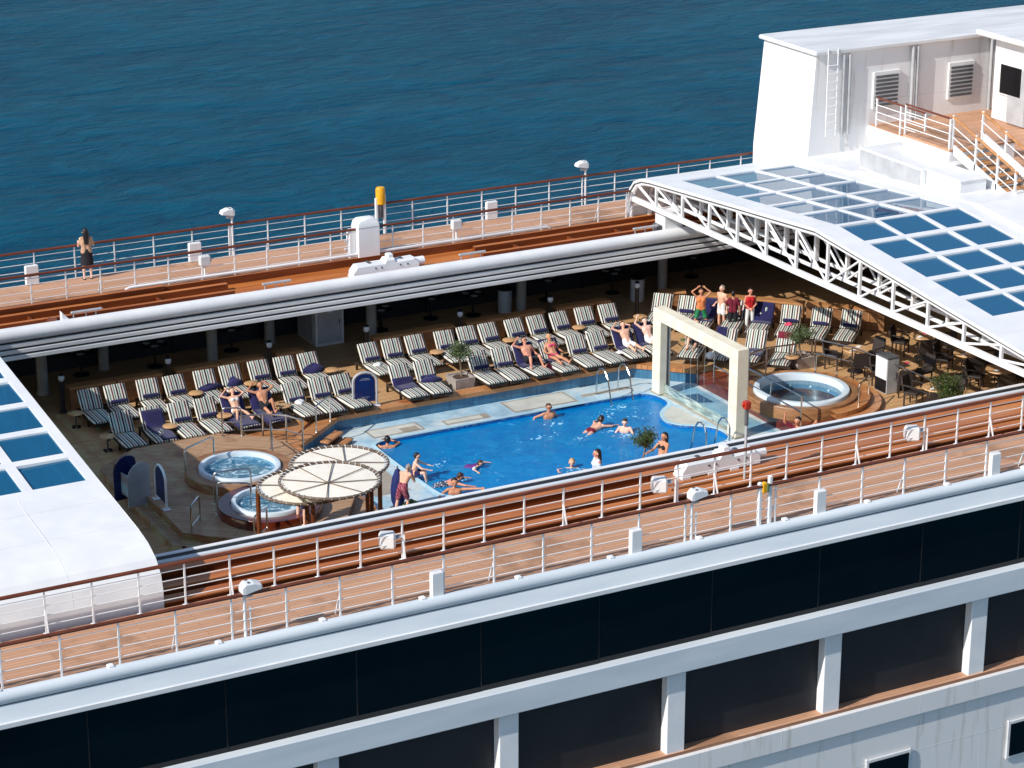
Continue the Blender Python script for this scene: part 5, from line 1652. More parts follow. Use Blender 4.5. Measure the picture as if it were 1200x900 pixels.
# ================================================================== people
def vec(*a):
    return Vector(a)
def remeshed(name, mb, mat, parent, voxel, it=4, label=None):
    o = part(name, mb, mat, parent, True)
    md = o.modifiers.new('one_surface', 'REMESH')
    md.mode = 'VOXEL'
    md.voxel_size = voxel
    md.use_smooth_shade = True
    sm = o.modifiers.new('soften', 'SMOOTH')
    sm.iterations = it
    sm.factor = .5
    return o
def person(label, loc, rz, pose, h=1.7, skin='skin', hair='hair_brown', hair_len=0.0, wear=(), female=False, shades=False, group=None, bun=False, cut=False):
    """A figure that faces -y in its own frame. pose: pelvis, u (towards the head), f (front), head (u, f), limbs as unit directions."""
    t = thing('person', label, 'person', loc, rz, group)
    k = h / 1.7
    P = Vector(pose.get('pelvis', (0, 0, .9))) * (k if pose.get('scale', True) else 1)
    u = Vector(pose.get('u', (0, 0, 1))).normalized()
    f = Vector(pose.get('f', (0, -1, 0)))
    f = (f - u * f.dot(u)).normalized()
    r = f.cross(u).normalized()                    # the figure's own right
    hu = Vector(pose.get('hu', u)).normalized()
    hf = Vector(pose.get('hf', f))
    hf = (hf - hu * hf.dot(hu)).normalized()
    hr = hf.cross(hu).normalized()
    def dirn(v):
        return Vector(v).normalized()
    waist = P + u * .17 * k
    chest = P + u * .36 * k + f * .01 * k
    neck = P + u * .50 * k
    sw = (.165 if female else .185) * k
    J = {}
    body = MB()
    hipw = (.085 if female else .08) * k
    for q in (-1, 1):
        body.capsule(P + r * q * hipw * .8, waist + r * q * .055 * k, (.112 if female else .105) * k, .088 * k)
        body.capsule(waist + r * q * .055 * k, chest + r * q * .08 * k, .088 * k, (.1 if female else .108) * k)
        body.capsule(P + f * .02 * k + r * q * .03 * k, chest + f * .015 * k + r * q * .035 * k, .09 * k, .098 * k)
        body.capsule(chest + r * q * .08 * k, neck + r * q * .07 * k - u * .05 * k, .1 * k, .062 * k)
        body.capsule(neck - u * .03 * k, neck - u * .05 * k + r * q * sw, .055 * k, .055 * k)
        if female:
            body.sphere(chest + r * q * .075 * k + f * .075 * k - u * .01 * k, .062 * k, 10, 8)
    hc = neck + hu * .165 * k + hf * .015 * k          # head centre
    body.capsule(neck - u * .04 * k, neck + hu * .08 * k, .052 * k, .05 * k)
    body.capsule(hc + hu * .025 * k - hf * .015 * k, hc + hu * .02 * k + hf * .015 * k, .092 * k, .088 * k, 12, 5)
    body.capsule(hc - hu * .05 * k + hf * .03 * k, hc - hu * .075 * k + hf * .045 * k, .062 * k, .042 * k)
    body.capsule(hc + hf * .098 * k + hu * .012 * k, hc + hf * .118 * k - hu * .022 * k, .011 * k, .016 * k, 8, 3)
    for q in (-1, 1):
        body.sphere(hc + hr * q * .092 * k - hu * .01 * k - hf * .005 * k, .024 * k, 8, 6)
    hands = []
    for side, q in (('R', 1), ('L', -1)):
        s = neck - u * .055 * k + r * q * sw
        a1 = dirn(pose['ua' + side])
        a2 = dirn(pose['fa' + side])
        e = s + a1 * .285 * k
        wv = e + a2 * .25 * k
        body.capsule(s, e, .05 * k * (1 if not female else .9), .037 * k)
        body.capsule(e, wv, .039 * k, .026 * k)
        hd = dirn(pose.get('hd' + side, pose['fa' + side]))
        side_v = hd.cross(f if abs(hd.dot(f)) < .9 else u).normalized()
        nrm = side_v.cross(hd).normalized()
        palm = wv + hd * .085 * k
        for off in (-.022, 0, .022):
            body.capsule(wv + hd * .02 * k + side_v * off * .6 * k, palm + side_v * off * k, .018 * k, .016 * k, 8, 3)
        for i, (off, ln) in enumerate(((-.034, .062), (-.012, .078), (.012, .074), (.034, .056))):
            b0 = palm + side_v * off * k
            b1 = b0 + (hd * .9 + nrm * .25 + side_v * off * 2).normalized() * ln * .55 * k
            b2 = b1 + (hd * .75 + nrm * .65).normalized() * ln * .5 * k
            body.capsule(b0, b1, .0105 * k, .0095 * k, 8, 3)
            body.capsule(b1, b2, .0095 * k, .008 * k, 8, 3)
        th0 = wv + hd * .035 * k - side_v * .03 * k * q
        th1 = th0 + (hd * .6 - side_v * .7 * q + nrm * .3).normalized() * .04 * k
        body.capsule(th0, th1, .013 * k, .011 * k, 8, 3)
        body.capsule(th1, th1 + (hd * .9 - side_v * .2 * q + nrm * .3).normalized() * .03 * k, .011 * k, .009 * k, 8, 3)
        hp = P - u * .03 * k + r * q * hipw
        l1 = dirn(pose['th' + side])
        l2 = dirn(pose['sh' + side])
        kn = hp + l1 * .42 * k
        an = kn + l2 * .41 * k
        body.capsule(hp, hp + l1 * .2 * k, (.088 if female else .082) * k, .07 * k)
        body.capsule(hp + l1 * .2 * k, kn, .07 * k, .05 * k)
        body.capsule(kn, kn + l2 * .14 * k, .05 * k, .054 * k)
        body.capsule(kn + l2 * .14 * k, an, .052 * k, .032 * k)
        ft = dirn(pose.get('ft' + side, tuple(f)))
        heel = an + l2 * .035 * k - ft * .04 * k
        body.capsule(heel, an + l2 * .05 * k + ft * .1 * k, .034 * k, .03 * k)
        body.capsule(an + l2 * .05 * k + ft * .1 * k, an + l2 * .055 * k + ft * .165 * k, .032 * k, .022 * k)
        J[side] = dict(s=s, e=e, w=wv, hp=hp, kn=kn, an=an, l1=l1, l2=l2, ft=ft, a1=a1, a2=a2)
    remeshed('body', body, M[skin], t, .0115, 5)
    # eyes, mouth, hair
    for q in (-1, 1):
        part('eye', MB().sphere(hc + hf * .1 * k + hr * q * .034 * k + hu * .022 * k, .0115 * k, 8, 6), M['hair_black'], t, True)
    part('mouth', MB().capsule(hc + hf * .096 * k - hu * .055 * k - hr * .02 * k, hc + hf * .096 * k - hu * .055 * k + hr * .02 * k, .008 * k, .008 * k, 8, 3), M['lip'], t, True)
    hb = MB()
    hb.capsule(hc + hu * .045 * k - hf * .042 * k, hc + hu * .064 * k - hf * .012 * k, .093 * k, .08 * k, 14, 6)
    hb.capsule(hc - hf * .055 * k + hu * .02 * k, hc - hf * .06 * k - hu * .03 * k, .085 * k, .07 * k, 12, 5)
    for q in (-1, 1):
        hb.capsule(hc + hr * q * .066 * k + hu * .05 * k - hf * .03 * k, hc + hr * q * .074 * k - hu * (.0 if hair_len < .1 else .07) * k - hf * .04 * k, .036 * k, .026 * k)
    if hair_len > .05:
        dn = Vector(pose.get('hairdir', tuple(-hu * .9 - hf * .25)))
        if 'hairdir' not in pose:
            dn = (Vector((0, 0, -1)) - hf * .15)
        dn = dn.normalized()
        st = hc - hf * .07 * k - hu * .02 * k
        for q in (-1, 0, 1):
            hb.capsule(st + hr * q * .045 * k, st + dn * hair_len * k + hr * q * .04 * k, .062 * k, .034 * k)
    if bun:
        hb.sphere(hc - hf * .1 * k + hu * .08 * k, .05 * k, 10, 8)
    remeshed('hair', hb, M[hair], t, .014, 2)
    if shades:
        g = MB()
        for q in (-1, 1):
            g.sphere(hc + hf * .104 * k + hr * q * .036 * k + hu * .022 * k, .028 * k, 10, 8, (1, 1, .8))
            g.bar(hc + hf * .1 * k + hr * q * .05 * k + hu * .026 * k, hc + hr * q * .1 * k + hu * .02 * k, .01 * k)
        part('sunglasses', g, M['black'], t, True)
    # clothes
    for item, mat in wear:
        c = MB()
        e = .012 * k
        if item in ('trunks', 'bikini_bottom', 'shorts', 'trousers'):
            ln = dict(trunks=.22, bikini_bottom=.03, shorts=.3, trousers=1.0)[item]
            top_ = P + u * (.06 if item == 'bikini_bottom' else .1) * k
            for q, sd_ in ((1, 'R'), (-1, 'L')):
                j = J[sd_]
                c.capsule(P + r * q * hipw * .8 - u * .01 * k, top_ + r * q * .06 * k, (.112 if female else .105) * k + e, .095 * k + e)
                if item == 'bikini_bottom':
                    c.capsule(P - u * .05 * k, P + r * q * hipw * .8, .07 * k, .11 * k)
                elif item == 'trousers':
                    c.capsule(j['hp'], j['kn'], .088 * k + e, .06 * k + e)
                    c.capsule(j['kn'], j['an'] - j['l2'] * .02, .058 * k + e, .05 * k + e)
                else:
                    c.capsule(j['hp'], j['hp'] + j['l1'] * ln * k, .09 * k + e, .082 * k + e)
        elif item == 'bikini_top':
            for q in (-1, 1):
                c.sphere(chest + r * q * .075 * k + f * .08 * k - u * .012 * k, .072 * k, 10, 8)
                c.capsule(chest + r * q * .175 * k, chest + f * .125 * k + r * q * .0 * k, .026 * k, .026 * k)
                c.capsule(chest + r * q * .06 * k + f * .1 * k, neck + r * q * .06 * k + f * .02 * k, .016 * k, .016 * k)
        elif item in ('shirt', 'vest', 'swimsuit'):
            for q, sd_ in ((1, 'R'), (-1, 'L')):
                j = J[sd_]
                low = P + u * (.0 if item != 'swimsuit' else -.02) * k
                c.capsule(P + f * .02 * k + r * q * .03 * k, chest + f * .015 * k + r * q * .035 * k, .09 * k + e, .1 * k + e)
                c.capsule(low + r * q * hipw * .8, waist + r * q * .055 * k, .112 * k + e, .092 * k + e)
                c.capsule(waist + r * q * .055 * k, chest + r * q * .08 * k, .092 * k + e, .108 * k + e)
                c.capsule(chest + r * q * .08 * k, neck + r * q * .08 * k - u * (.05 if item == 'shirt' else .1) * k, .104 * k + e, .062 * k + e)
                if female:
                    c.sphere(chest + r * q * .075 * k + f * .078 * k - u * .01 * k, .07 * k, 10, 8)
                if item == 'shirt':
                    c.capsule(j['s'] - r * q * .03 * k, j['s'] + j['a1'] * .2 * k, .062 * k + e, .052 * k + e)
        elif item == 'skirt':
            rings = []
            for s_, w_ in ((.12, .15), (.0, .19), (-.2, .2), (-.42, .215)):
                cc = P + u * s_ * k
                rings.append([cc + (r * math.cos(a) + f * math.sin(a) * .72) * w_ * k for a in (2 * math.pi * i / 16 for i in range(16))])
            c.loft(rings)
        elif item == 'shoes':
            for sd_ in 'RL':
                j = J[sd_]
                c.capsule(j['an'] + j['l2'] * .04 * k - j['ft'] * .04 * k, j['an'] + j['l2'] * .055 * k + j['ft'] * .16 * k, .04 * k, .032 * k)
        elif item == 'armbands':
            for sd_ in 'RL':
                j = J[sd_]
                c.capsule(j['s'] + j['a1'] * .1 * k, j['s'] + j['a1'] * .22 * k, .085 * k, .08 * k)
        remeshed(dict(armbands='armband_pair').get(item, item), c, M[mat], t, .015, 3)
    return t

DN = (0, 0, -1)
def stand(**k):
    d = dict(pelvis=(0, 0, .905), uaR=(-.2, .05, -1), faR=(-.08, -.12, -1), uaL=(.2, .05, -1), faL=(.08, -.12, -1), thR=(-.06, -.04, -1), shR=(-.02, .04, -1), thL=(.06, .02, -1), shL=(.02, .06, -1), ftR=(-.2, -1, 0), ftL=(.2, -1, 0))
    d.update(k)
    return d
cb, sb = math.cos(BACK), math.sin(BACK)
def recline(**k):
    """lying back on a lounger; local frame as the lounger's (head at +y)"""
    d = dict(pelvis=(0, -.1, ZS + .125), scale=False, u=(0, cb, sb), f=(0, -sb, cb), hu=(0, cb * .8, 1), hf=(0, -1, .25),
             uaR=(-.35, -.3, -.6), faR=(.1, -1, .05), uaL=(.35, -.3, -.6), faL=(-.1, -1, .05), thR=(-.12, -1, .1), shR=(-.06, -1, -.08), thL=(.12, -1, .08), shL=(.05, -1, -.06), ftR=(-.2, -.4, 1), ftL=(.2, -.4, 1))
    d.update(k)
    return d
ARMS_UP = dict(uaR=(-.85, .3, .3), faR=(.72, .42, .42), uaL=(.85, .3, .3), faL=(-.72, .42, .42))
L_ = lambda X, yy: (X, yy, .02)
person('woman in tan top and black skirt with long black hair standing at the sea railing', (-9.85, 9.28, 3.0), R(168), stand(uaR=(-.25, -.35, -.9), faR=(.1, -.9, .1), uaL=(.25, -.35, -.9), faL=(-.1, -.9, .1)), 1.62, 'skin_pale', 'hair_black', .34, (('shirt', 'tan_cloth'), ('skirt', 'blackcloth'), ('shoes', 'blackcloth')), True)
person('woman in white bikini reclining on a navy towel with arms behind her head', L_(FX[4], yf), 0, recline(thR=(-.1, -.9, .5), shR=(-.1, -.25, -1), thL=(.25, -1, .12), shL=(.1, -1, -.15), **ARMS_UP), 1.48, 'skin', 'hair_brown', .12, (('bikini_top', 'whitecloth'), ('bikini_bottom', 'whitecloth')), True)
person('man in dark trunks reclining on a navy towel, arms behind head and one knee raised', L_(FX[5], yf), 0, recline(thL=(.1, -.75, .75), shL=(.12, -.35, -1), thR=(-.1, -1, .1), shR=(0, -1, -.1), **ARMS_UP), 1.58, 'skin_tan', 'hair_brown', 0, (('trunks', 'blackcloth'),))
person('man in sunglasses and dark shorts reclining with both knees raised', L_(FX[13], yf), 0, recline(thL=(.35, -.85, .6), shL=(.2, -.45, -1), thR=(-.15, -.85, .6), shR=(-.1, -.4, -1), uaR=(-.85, .25, .35), faR=(.72, .42, .42)), 1.58, 'skin_ruddy', 'hair_black', 0, (('shorts', 'blackcloth'),), shades=True)
person('woman in pink bikini lying with straight legs next to the man in sunglasses', L_(FX[14], yf), 0, recline(), 1.5, 'skin_tan', 'hair_blond', .05, (('bikini_top', 'pink'), ('bikini_bottom', 'pink')), True)
person('sunbather in white shorts stretching arms overhead on a navy towel near the arch', L_(FX[17], yf), 0, recline(uaR=(-.8, .4, .35), faR=(.72, .5, .3), uaL=(.6, .7, .3), faL=(-.6, .7, .2), thR=(-.2, -1, .12)), 1.52, 'skin', 'hair_brown', 0, (('shorts', 'whitecloth'),))
person('sunbather with white towel over the hips lying closest to the stone arch', L_(FX[18], yf), 0, recline(uaR=(-.7, .4, .6), faR=(.6, .5, .5), uaL=(.5, .0, -.2), faL=(-.4, -.8, .2)), 1.52, 'skin_pale', 'hair_black', 0, (('shorts', 'whitecloth'),))
person('woman in green shorts and orange top with both arms raised over her head', (9.0, 3.75, 0), R(-30), stand(uaR=(-.72, -.05, .8), faR=(.8, .05, .6), uaL=(.72, -.05, .8), faL=(-.8, .05, .6), thR=(-.3, -.1, -1), thL=(.3, 0, -1)), 1.46, 'skin_tan', 'hair_brown', .1, (('vest', 'orange_cloth'), ('shorts', 'green')), True)
person('bare chested grey haired man in white trunks standing behind the arch beam', (9.65, 3.5, 0), R(-75), stand(uaR=(-.15, .2, -1), faR=(.1, -.9, -.4)), 1.54, 'skin', 'hair_grey', 0, (('trunks', 'whitecloth'),))
person('waiter in burgundy shirt and dark trousers standing with his back to the pool', (9.82, 3.1, 0), R(150), stand(uaL=(.3, -.3, -.9), faL=(-.1, -.9, -.1)), 1.44, 'skin_tan', 'hair_black', 0, (('shirt', 'burg'), ('trousers', 'blackcloth'), ('shoes', 'blackcloth')))
person('woman in red top and white trousers standing with folded hands by the slanting loungers', (10.42, 3.0, 0), R(-20), stand(uaR=(-.25, -.1, -1), faR=(.65, -.6, -.5), uaL=(.25, -.1, -1), faL=(-.65, -.6, -.5)), 1.47, 'skin_ruddy', 'hair_black', 0, (('vest', 'redcloth'), ('trousers', 'whitecloth'), ('shoes', 'whitecloth')), True, bun=True)
person('sunbather whose bare legs show under the arch beam on the slanting front row', (DF[0][0] - ux * TOPO, DF[0][1] - uy * TOPO, .02), DR, recline(thR=(-.1, -.8, .55), shR=(-.05, -.5, -.9)), 1.55, 'skin', 'hair_brown', 0, (('trunks', 'blackcloth'),))
# in and around the pool
WZ = -.45
person('dark haired bather leaning folded arms on the tiled pool rim', (-4.15, -.08, WZ - 1.3), R(160), stand(uaR=(-.6, -.7, .15), faR=(.7, -.5, .1), uaL=(.6, -.7, .15), faL=(-.7, -.5, .1), hu=(0, -.35, 1)), 1.66, 'skin_tan', 'hair_black', 0, (('trunks', 'blackcloth'),))
person('youth seated on the pool rim with hands clasped round his knees', (-4.62, -2.75, -.33), R(60), dict(pelvis=(0, 0, .1), scale=False, u=(0, -.25, 1), f=(0, -1, -.2), uaR=(-.3, -.7, -.5), faR=(.15, -1, -.25), uaL=(.3, -.7, -.5), faL=(-.15, -1, -.25), thR=(-.15, -1, .25), shR=(0, -.25, -1), thL=(.15, -1, .25), shL=(0, -.25, -1), hu=(0, -.1, 1)), 1.35, 'skin_pale', 'hair_black', 0, (('trunks', 'navy'),))
person('child in purple swimsuit with white armbands swimming', (-2.78, -2.5, WZ - .02), R(40), dict(pelvis=(0, .0, -.02), scale=False, u=(0, -1, .28), f=(0, -.3, -1), hu=(0, -.5, 1), hf=(0, -1, 0), uaR=(-1, -.1, .1), faR=(-.5, -.9, -.1), uaL=(1, -.1, .1), faL=(.5, -.9, -.1), thR=(-.1, 1, -.25), shR=(0, 1, -.1), thL=(.1, 1, -.1), shL=(0, 1, -.3), ftR=(0, 1, -.5), ftL=(0, 1, -.5)), 1.2, 'skin', 'hair_brown', .08, (('swimsuit', 'purple'), ('armbands', 'whitecloth')), True)
SWIM = dict(pelvis=(0, 0, -.03), scale=False, u=(0, -1, .22), f=(0, -.2, -1), hu=(0, -.6, 1), hf=(0, -1, .05), uaR=(-.6, -.8, -.1), faR=(-.1, -1, -.15), uaL=(.6, -.8, -.1), faL=(.1, -1, -.15), thR=(-.1, 1, -.12), shR=(0, 1, -.15), thL=(.1, 1, -.2), shL=(0, 1, -.05), ftR=(0, 1, -.4), ftL=(0, 1, -.4))
person('boy in speckled navy trunks floating face down by the near pool corner', (-4.05, -3.45, WZ + .02), R(75), SWIM, 1.5, 'skin_ruddy', 'hair_brown', 0, (('trunks', 'pattern'),))
person('dark haired man in the near pool corner, arm along the rim', (-4.1, -4.3, WZ - 1.2), R(-22), stand(uaL=(.9, -.3, .15), faL=(.9, -.4, .15), uaR=(-.7, -.4, -.3), faR=(-.1, -1, .2)), 1.72, 'skin_tan', 'hair_black', 0, (('trunks', 'blackcloth'),))
person('man in sunglasses standing in the pool with elbows back on the far rim', (1.2, -.1, WZ - 1.13), R(-8), stand(uaR=(-.85, .35, -.35), faR=(-.5, -.3, -.6), uaL=(.6, .3, -.8), faL=(.1, -.5, -.8)), 1.6, 'skin_tan', 'hair_brown', 0, (('trunks', 'blackcloth'),), shades=True)
person('dark haired swimmer moving away towards the arch in mid pool', (1.75, -1.68, WZ + .02), R(115), SWIM, 1.6, 'skin', 'hair_black', .06, (('bikini_bottom', 'burg'),), True)
person('bather standing chest deep in mid pool with arms bent forward', (2.62, -2.2, WZ - 1.07), R(-40), stand(uaR=(-.5, -.5, -.7), faR=(.1, -1, .15), uaL=(.5, -.5, -.7), faL=(-.3, -1, .15), hu=(0, -.2, 1)), 1.5, 'skin_pale', 'hair_brown', 0, (('trunks', 'navy'),))
person('fair haired swimmer with only head and arms out of the water', (-.2, -4.0, WZ - 1.32), R(-30), stand(uaR=(-.9, -.5, .1), faR=(.2, -1, .1), uaL=(.9, -.5, .1), faL=(-.2, -1, .1)), 1.6, 'skin', 'hair_blond', 0, (('bikini_bottom', 'navy'),))
person('woman in pale shirt with long black hair standing at the near pool side', (-1.5, -7.65, 0), R(-100), stand(), 1.58, 'skin_ruddy', 'hair_black', .3, (('shirt', 'bluecloth'), ('trousers', 'blackcloth')), True)
person('dark haired woman in bikini seated at the near pool rim stretching one arm out', (2.2, -5.0, -.35), R(-75), dict(pelvis=(0, 0, .1), scale=False, u=(0, .12, 1), f=(0, -1, .1), uaR=(-.3, -.6, -.7), faR=(-.1, -1, -.25), uaL=(.3, -.6, -.7), faL=(0, -1, -.3), thR=(-.15, -1, .2), shR=(0, -1, -.3), thL=(.15, -1, .1), shL=(0, -1, -.2)), 1.64, 'skin_tan', 'hair_black', .18, (('bikini_top', 'blackcloth'), ('bikini_bottom', 'blackcloth')), True)
person('stooping man in burgundy checked trunks walking on the tiles past the navy parasol', (-6.05, -5.05, -.35), R(120), stand(pelvis=(0, 0, .88), u=(0, -.45, 1), f=(0, -1, -.4), hu=(0, -.9, .6), hf=(0, -.6, -1), uaR=(-.2, -.5, -.9), faR=(.3, -.3, .9), thR=(-.08, -.35, -1), shR=(0, .2, -1), thL=(.08, .3, -1), shL=(0, .35, -1)), 1.46, 'skin', 'hair_grey', 0, (('shorts', 'plaid'),))
person('person in navy shorts half hidden under the foremost canopy', (-9.5, -6.15, .41), R(60), stand(thR=(-.1, -.3, -1), thL=(.1, .2, -1)), 1.62, 'skin_pale', 'hair_brown', 0, (('shorts', 'navy'), ('shirt', 'whitecloth')))
person('waiter in burgundy shirt raising both arms beside the stepped hot tub', (4.6, -8.2, 0), R(-60), stand(uaL=(.9, -.2, .35), faL=(.6, -.2, .9), uaR=(-.6, -.5, .6), faR=(.2, -.3, 1)), 1.62, 'skin_tan', 'hair_black', 0, (('shirt', 'burg'), ('trousers', 'blackcloth')))

# ================================================================== the ship beyond the glass roof
# fixed roof deck in line with the sliding roof
mb = MB()
prof = [(7.7, 2.9), (7.75, 3.5), (7.6, 4.05), (7.2, 4.45), (6.4, 4.62), (-3.4, 5.32), (-13.2, 4.32), (-14.1, 4.05), (-14.5, 3.6), (-14.6, 2.9)]
mb.loft([[(14.36, y, z) for y, z in prof], [(17.2, y, z) for y, z in prof]])
struct('fixed_roof', mb, M['white'])
t = thing('roof_locker', 'white locker with a grey side on the fixed roof behind the glass panes', 'locker', (15.2, 1.55, 4.9))
part('body', MB().bbox((-.5, -1.65, 0), (1.4, 1.7, .72), .02), M['white'], t)
part('side_panel', MB().box((-.515, -1.6, .08), (-.503, 1.65, .66)), M['grey'], t)
t = thing('roof_locker', 'plain white locker nearer the stairs on the fixed roof', 'locker', (15.4, -1.0, 4.95))
part('body', MB().bbox((-.55, -.85, -.2), (.5, .85, .62), .02), M['white'], t)
part('lid', MB().bbox((-.58, -.88, .62), (.53, .88, .68), .015), M['white'], t)
# raised sun deck, stairs, deckhouse
struct('sun_deck', MB().box((17.2, -14.8, 4.6), (X1, 9.9, 5.45)), M['white_dirty'])
struct('sun_deck_boards', MB().box((17.25, -14.7, 5.45), (X1, 9.85, 5.47)), M['teak'])
t = thing('staircase', 'open staircase with wooden treads and wooden handrails behind the glass roof', 'staircase', (16.3, .1, 5.45))
for k in range(8):
    y, z = -.38 * k, -.13 * k + .62
    part('tread', MB().bbox((-.1, y - .3, z - .05), (1.0, y + .02, z), .01), M['bench'], t)
    part('riser', MB().box((-.08, y - .02, z - .13), (.98, y, z - .05)), M['room'], t)
part('stringer', MB().loft([[(-.16, .1, .72), (-.1, .1, .72), (-.1, .1, .4), (-.16, .1, .4)], [(-.16, -3.1, -.38), (-.1, -3.1, -.38), (-.1, -3.1, -.7), (-.16, -3.1, -.7)]]), M['white'], t)
part('stringer', MB().loft([[(1.0, .1, .95), (1.12, .1, .95), (1.12, .1, .4), (1.0, .1, .4)], [(1.0, -3.1, -.15), (1.12, -3.1, -.15), (1.12, -3.1, -.7), (1.0, -3.1, -.7)]]), M['white'], t)
for x in (-.13, 1.06):
    part('handrail', MB().tube([(x, .3, 1.65), (x, -3.1, .5)], .045, 8), M['bench'], t, True)
    for q in (.35, .7):
        part('rail_bar', MB().tube([(x, .3, .65 + q), (x, -3.1, -.5 + q)], .018, 6), M['white'], t)
    for y in (.2, -1.0, -2.1, -3.0):
        part('baluster', MB().box((x - .03, y - .03, .58 + y * .34 - .1), (x + .03, y + .03, 1.62 + y * .34)), M['white'], t)
part('landing', MB().bbox((-.3, .12, .5), (2.4, 2.6, .58), .02), M['teak'], t)
part('landing_base', MB().box((-.28, .14, -.5), (2.38, 2.58, .5)), M['white'], t)
def deck_rail(label, pts, z):
    t = thing('deck_railing', label, 'railing', (0, 0, z))
    for i in range(len(pts) - 1):
        a, b = Vector(pts[i] + (0,)), Vector(pts[i + 1] + (0,))
        n_ = max(1, int((b - a).length / 1.2))
        for k in range(n_ + (i == len(pts) - 2)):
            p_ = a.lerp(b, k / n_)
            part('post', MB().box((p_.x - .025, p_.y - .025, 0), (p_.x + .025, p_.y + .025, 1.0)), M['white'], t)
        for q in (.25, .5, .75):
            part('bar', MB().tube([a + Vector((0, 0, q)), b + Vector((0, 0, q))], .016, 6), M['white'], t)
        part('handrail', MB().tube([a + Vector((0, 0, 1.0)), b + Vector((0, 0, 1.0))], .035, 8), M['varnish'], t, True)
deck_rail('white railing with wooden handrail round the stair landing', [(16.05, 2.65), (16.05, .3)], 6.03)
deck_rail('short white railing between the stair landing and the tall casing', [(17.3, 3.2), (17.3, 5.9)], 5.47)
deck_rail('white railing along the near front of the sun deck beside the stairs', [(17.35, -3.4), (17.35, -14.6), (34.0, -14.6)], 5.47)
t = thing('added_casing', 'added tall white casing with pipes and louvres, mirrored in the glass roof panes', 'casing', (14.7, 6.2, 4.4))  # casing added and sized so the far roof panes mirror white
part('wall', MB().loft([[(0, 0, -1.395), (14, 0, -1.395), (14, 3.3, -1.395), (0, 3.3, -1.395)], [(0, 0, 0), (14, 0, 0), (14, 3.3, 0), (0, 3.3, 0)], [(.25, 0.05, 3.7), (13.6, 0.05, 3.7), (13.6, 3.2, 3.7), (.25, 3.2, 3.7)]]), M['plate'], t)
part('cap', MB().bbox((.1, -.12, 3.7), (13.8, 3.35, 3.85), .03), M['white_dirty'], t)
for x in (1.3, 1.55, 4.2, 4.4, 7.6, 9.9):
    part('pipe', MB().tube([(x, -.1, .9), (x, -.07, 3.65)], .06, 10), M['grey'], t, True)
for x in (2.6, 5.8, 8.6):
    part('louvre_frame', MB().bbox((x, -.05, 1.6), (x + 1.1, .04, 2.9), .01), M['white_dirty'], t)
    for k in range(8):
        part('louvre', MB().box((x + .08, -.08, 1.7 + .14 * k), (x + 1.02, -.05, 1.78 + .14 * k)), M['greyd'], t)
for k in range(9):
    part('ladder_rung', MB().tube([(.6, -.16, 1.1 + .28 * k), (1.0, -.16, 1.1 + .28 * k)], .016, 6), M['white'], t)
for x in (.6, 1.0):
    part('ladder_rail', MB().tube([(x, -.16, .9), (x, -.13, 3.9)], .02, 6), M['white'], t)
deck_rail('white railing along the sea side of the sun deck beyond the tall casing', [(28.9, 9.7), (44.0, 9.7)], 5.47)
t = thing('deckhouse', 'white deckhouse with dark windows rising behind the stairs and sun deck', 'deckhouse', (0, 0, 5.47))
part('wall', MB().bbox((21.5, -9.5, 0), (38.0, 5.0, 2.9), .05), M['white'], t)
part('roof', MB().bbox((21.0, -10.0, 2.9), (38.5, 5.5, 3.1), .04), M['white_dirty'], t)
for k in range(8):
    y = -8.9 + 1.75 * k
    w_ = part('window', MB().bbox((21.44, y, .95), (21.5, y + 1.25, 2.1), .01), M['white_dirty'], t)
    part('pane', MB().box((21.42, y + .08, 1.03), (21.44, y + 1.17, 2.02)), M['darkglass'], w_)
for k in range(7):
    x = 22.6 + 2.1 * k
    w_ = part('window', MB().bbox((x, 5.0, .95), (x + 1.4, 5.06, 2.1), .01), M['white_dirty'], t)
    part('pane', MB().box((x + .08, 5.06, 1.03), (x + 1.32, 5.08, 2.02)), M['darkglass'], w_)
    w_ = part('window', MB().bbox((x, -9.56, .95), (x + 1.4, -9.5, 2.1), .01), M['white_dirty'], t)
    part('pane', MB().box((x + .08, -9.58, 1.03), (x + 1.32, -9.56, 2.02)), M['darkglass'], w_)
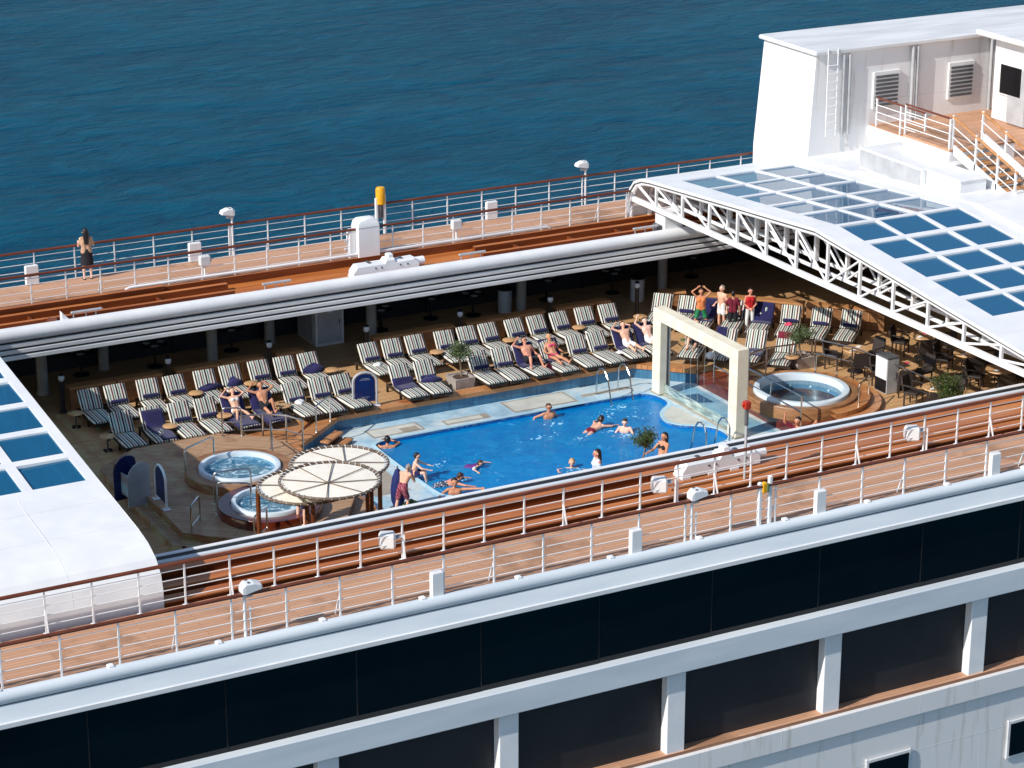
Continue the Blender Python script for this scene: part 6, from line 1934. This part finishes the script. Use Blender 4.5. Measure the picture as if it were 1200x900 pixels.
part('door', MB().bbox((21.43, 3.1 + .1, .05), (21.5, 4.0 + .1, 1.98), .01), M['grey'], t)
t = thing('mast_house', 'white upper house on top of the deckhouse behind the sun deck', 'deckhouse', (0, 0, 8.57))
part('wall', MB().bbox((25, -6.5, 0), (36, 2.5, 2.4), .05), M['white'], t)
part('roof', MB().bbox((24.7, -6.8, 2.4), (36.3, 2.8, 2.55), .03), M['white_dirty'], t)
for k in range(5):
    y = -5.9 + 1.7 * k
    w_ = part('window', MB().bbox((24.94, y, .8), (25.0, y + 1.25, 1.7), .01), M['white_dirty'], t)
    part('pane', MB().box((24.92, y + .08, .88), (24.94, y + 1.17, 1.62)), M['darkglass'], w_)
# ================================================================== splashes round the swimmers
def splash(x, y, label, w=.7, d=.3, rz=0.0, seed=1):
    rg = random.Random(seed)
    mb = MB()
    for k in range(22):
        a, q = rg.uniform(0, 6.28), rg.random() ** .6
        px, py = w * q * math.cos(a), d * q * math.sin(a)
        s_ = rg.uniform(.02, .07) * (1.2 - q)
        mb.add([(px + s_ * rg.uniform(.6, 1.3) * math.cos(t_), py + s_ * rg.uniform(.5, 1.2) * math.sin(t_), 0.0) for t_ in (6.283 * i / 7 for i in range(7))] + [(px, py, s_ * .5)],
               [(i, (i + 1) % 7, 7) for i in range(7)])
    o = part('splash', mb, M['foamwhite'], None, True, (x, y, -.447), rz)
    o['kind'] = 'stuff'
M['foamwhite'] = noise_mat("white_foam", srgb(96, 182, 224), srgb(170, 216, 236), 20, 3, .5)
for k, (x, y, w_, d_, rz) in enumerate(((-3.35, -1.95, .5, .2, 40), (1.2, -2.05, .5, .22, 20), (2.5, -2.5, .45, .3, 0), (2.35, -2.0, .5, .35, 0), (-.2, -4.1, .45, .3, 0), (1.15, -.6, .5, .3, 0),
                                        (3.6, -1.2, .9, .5, 0), (2.9, -.7, .7, .4, 30), (-4.3, -4.0, .4, .25, 0), (-3.4, -3.4, .35, .2, 0), (3.6, -.25, .5, .3, 0), (.2, -1.4, 1.0, .35, 10))):
    splash(x, y, '', w_, d_, R(rz), 50 + k)
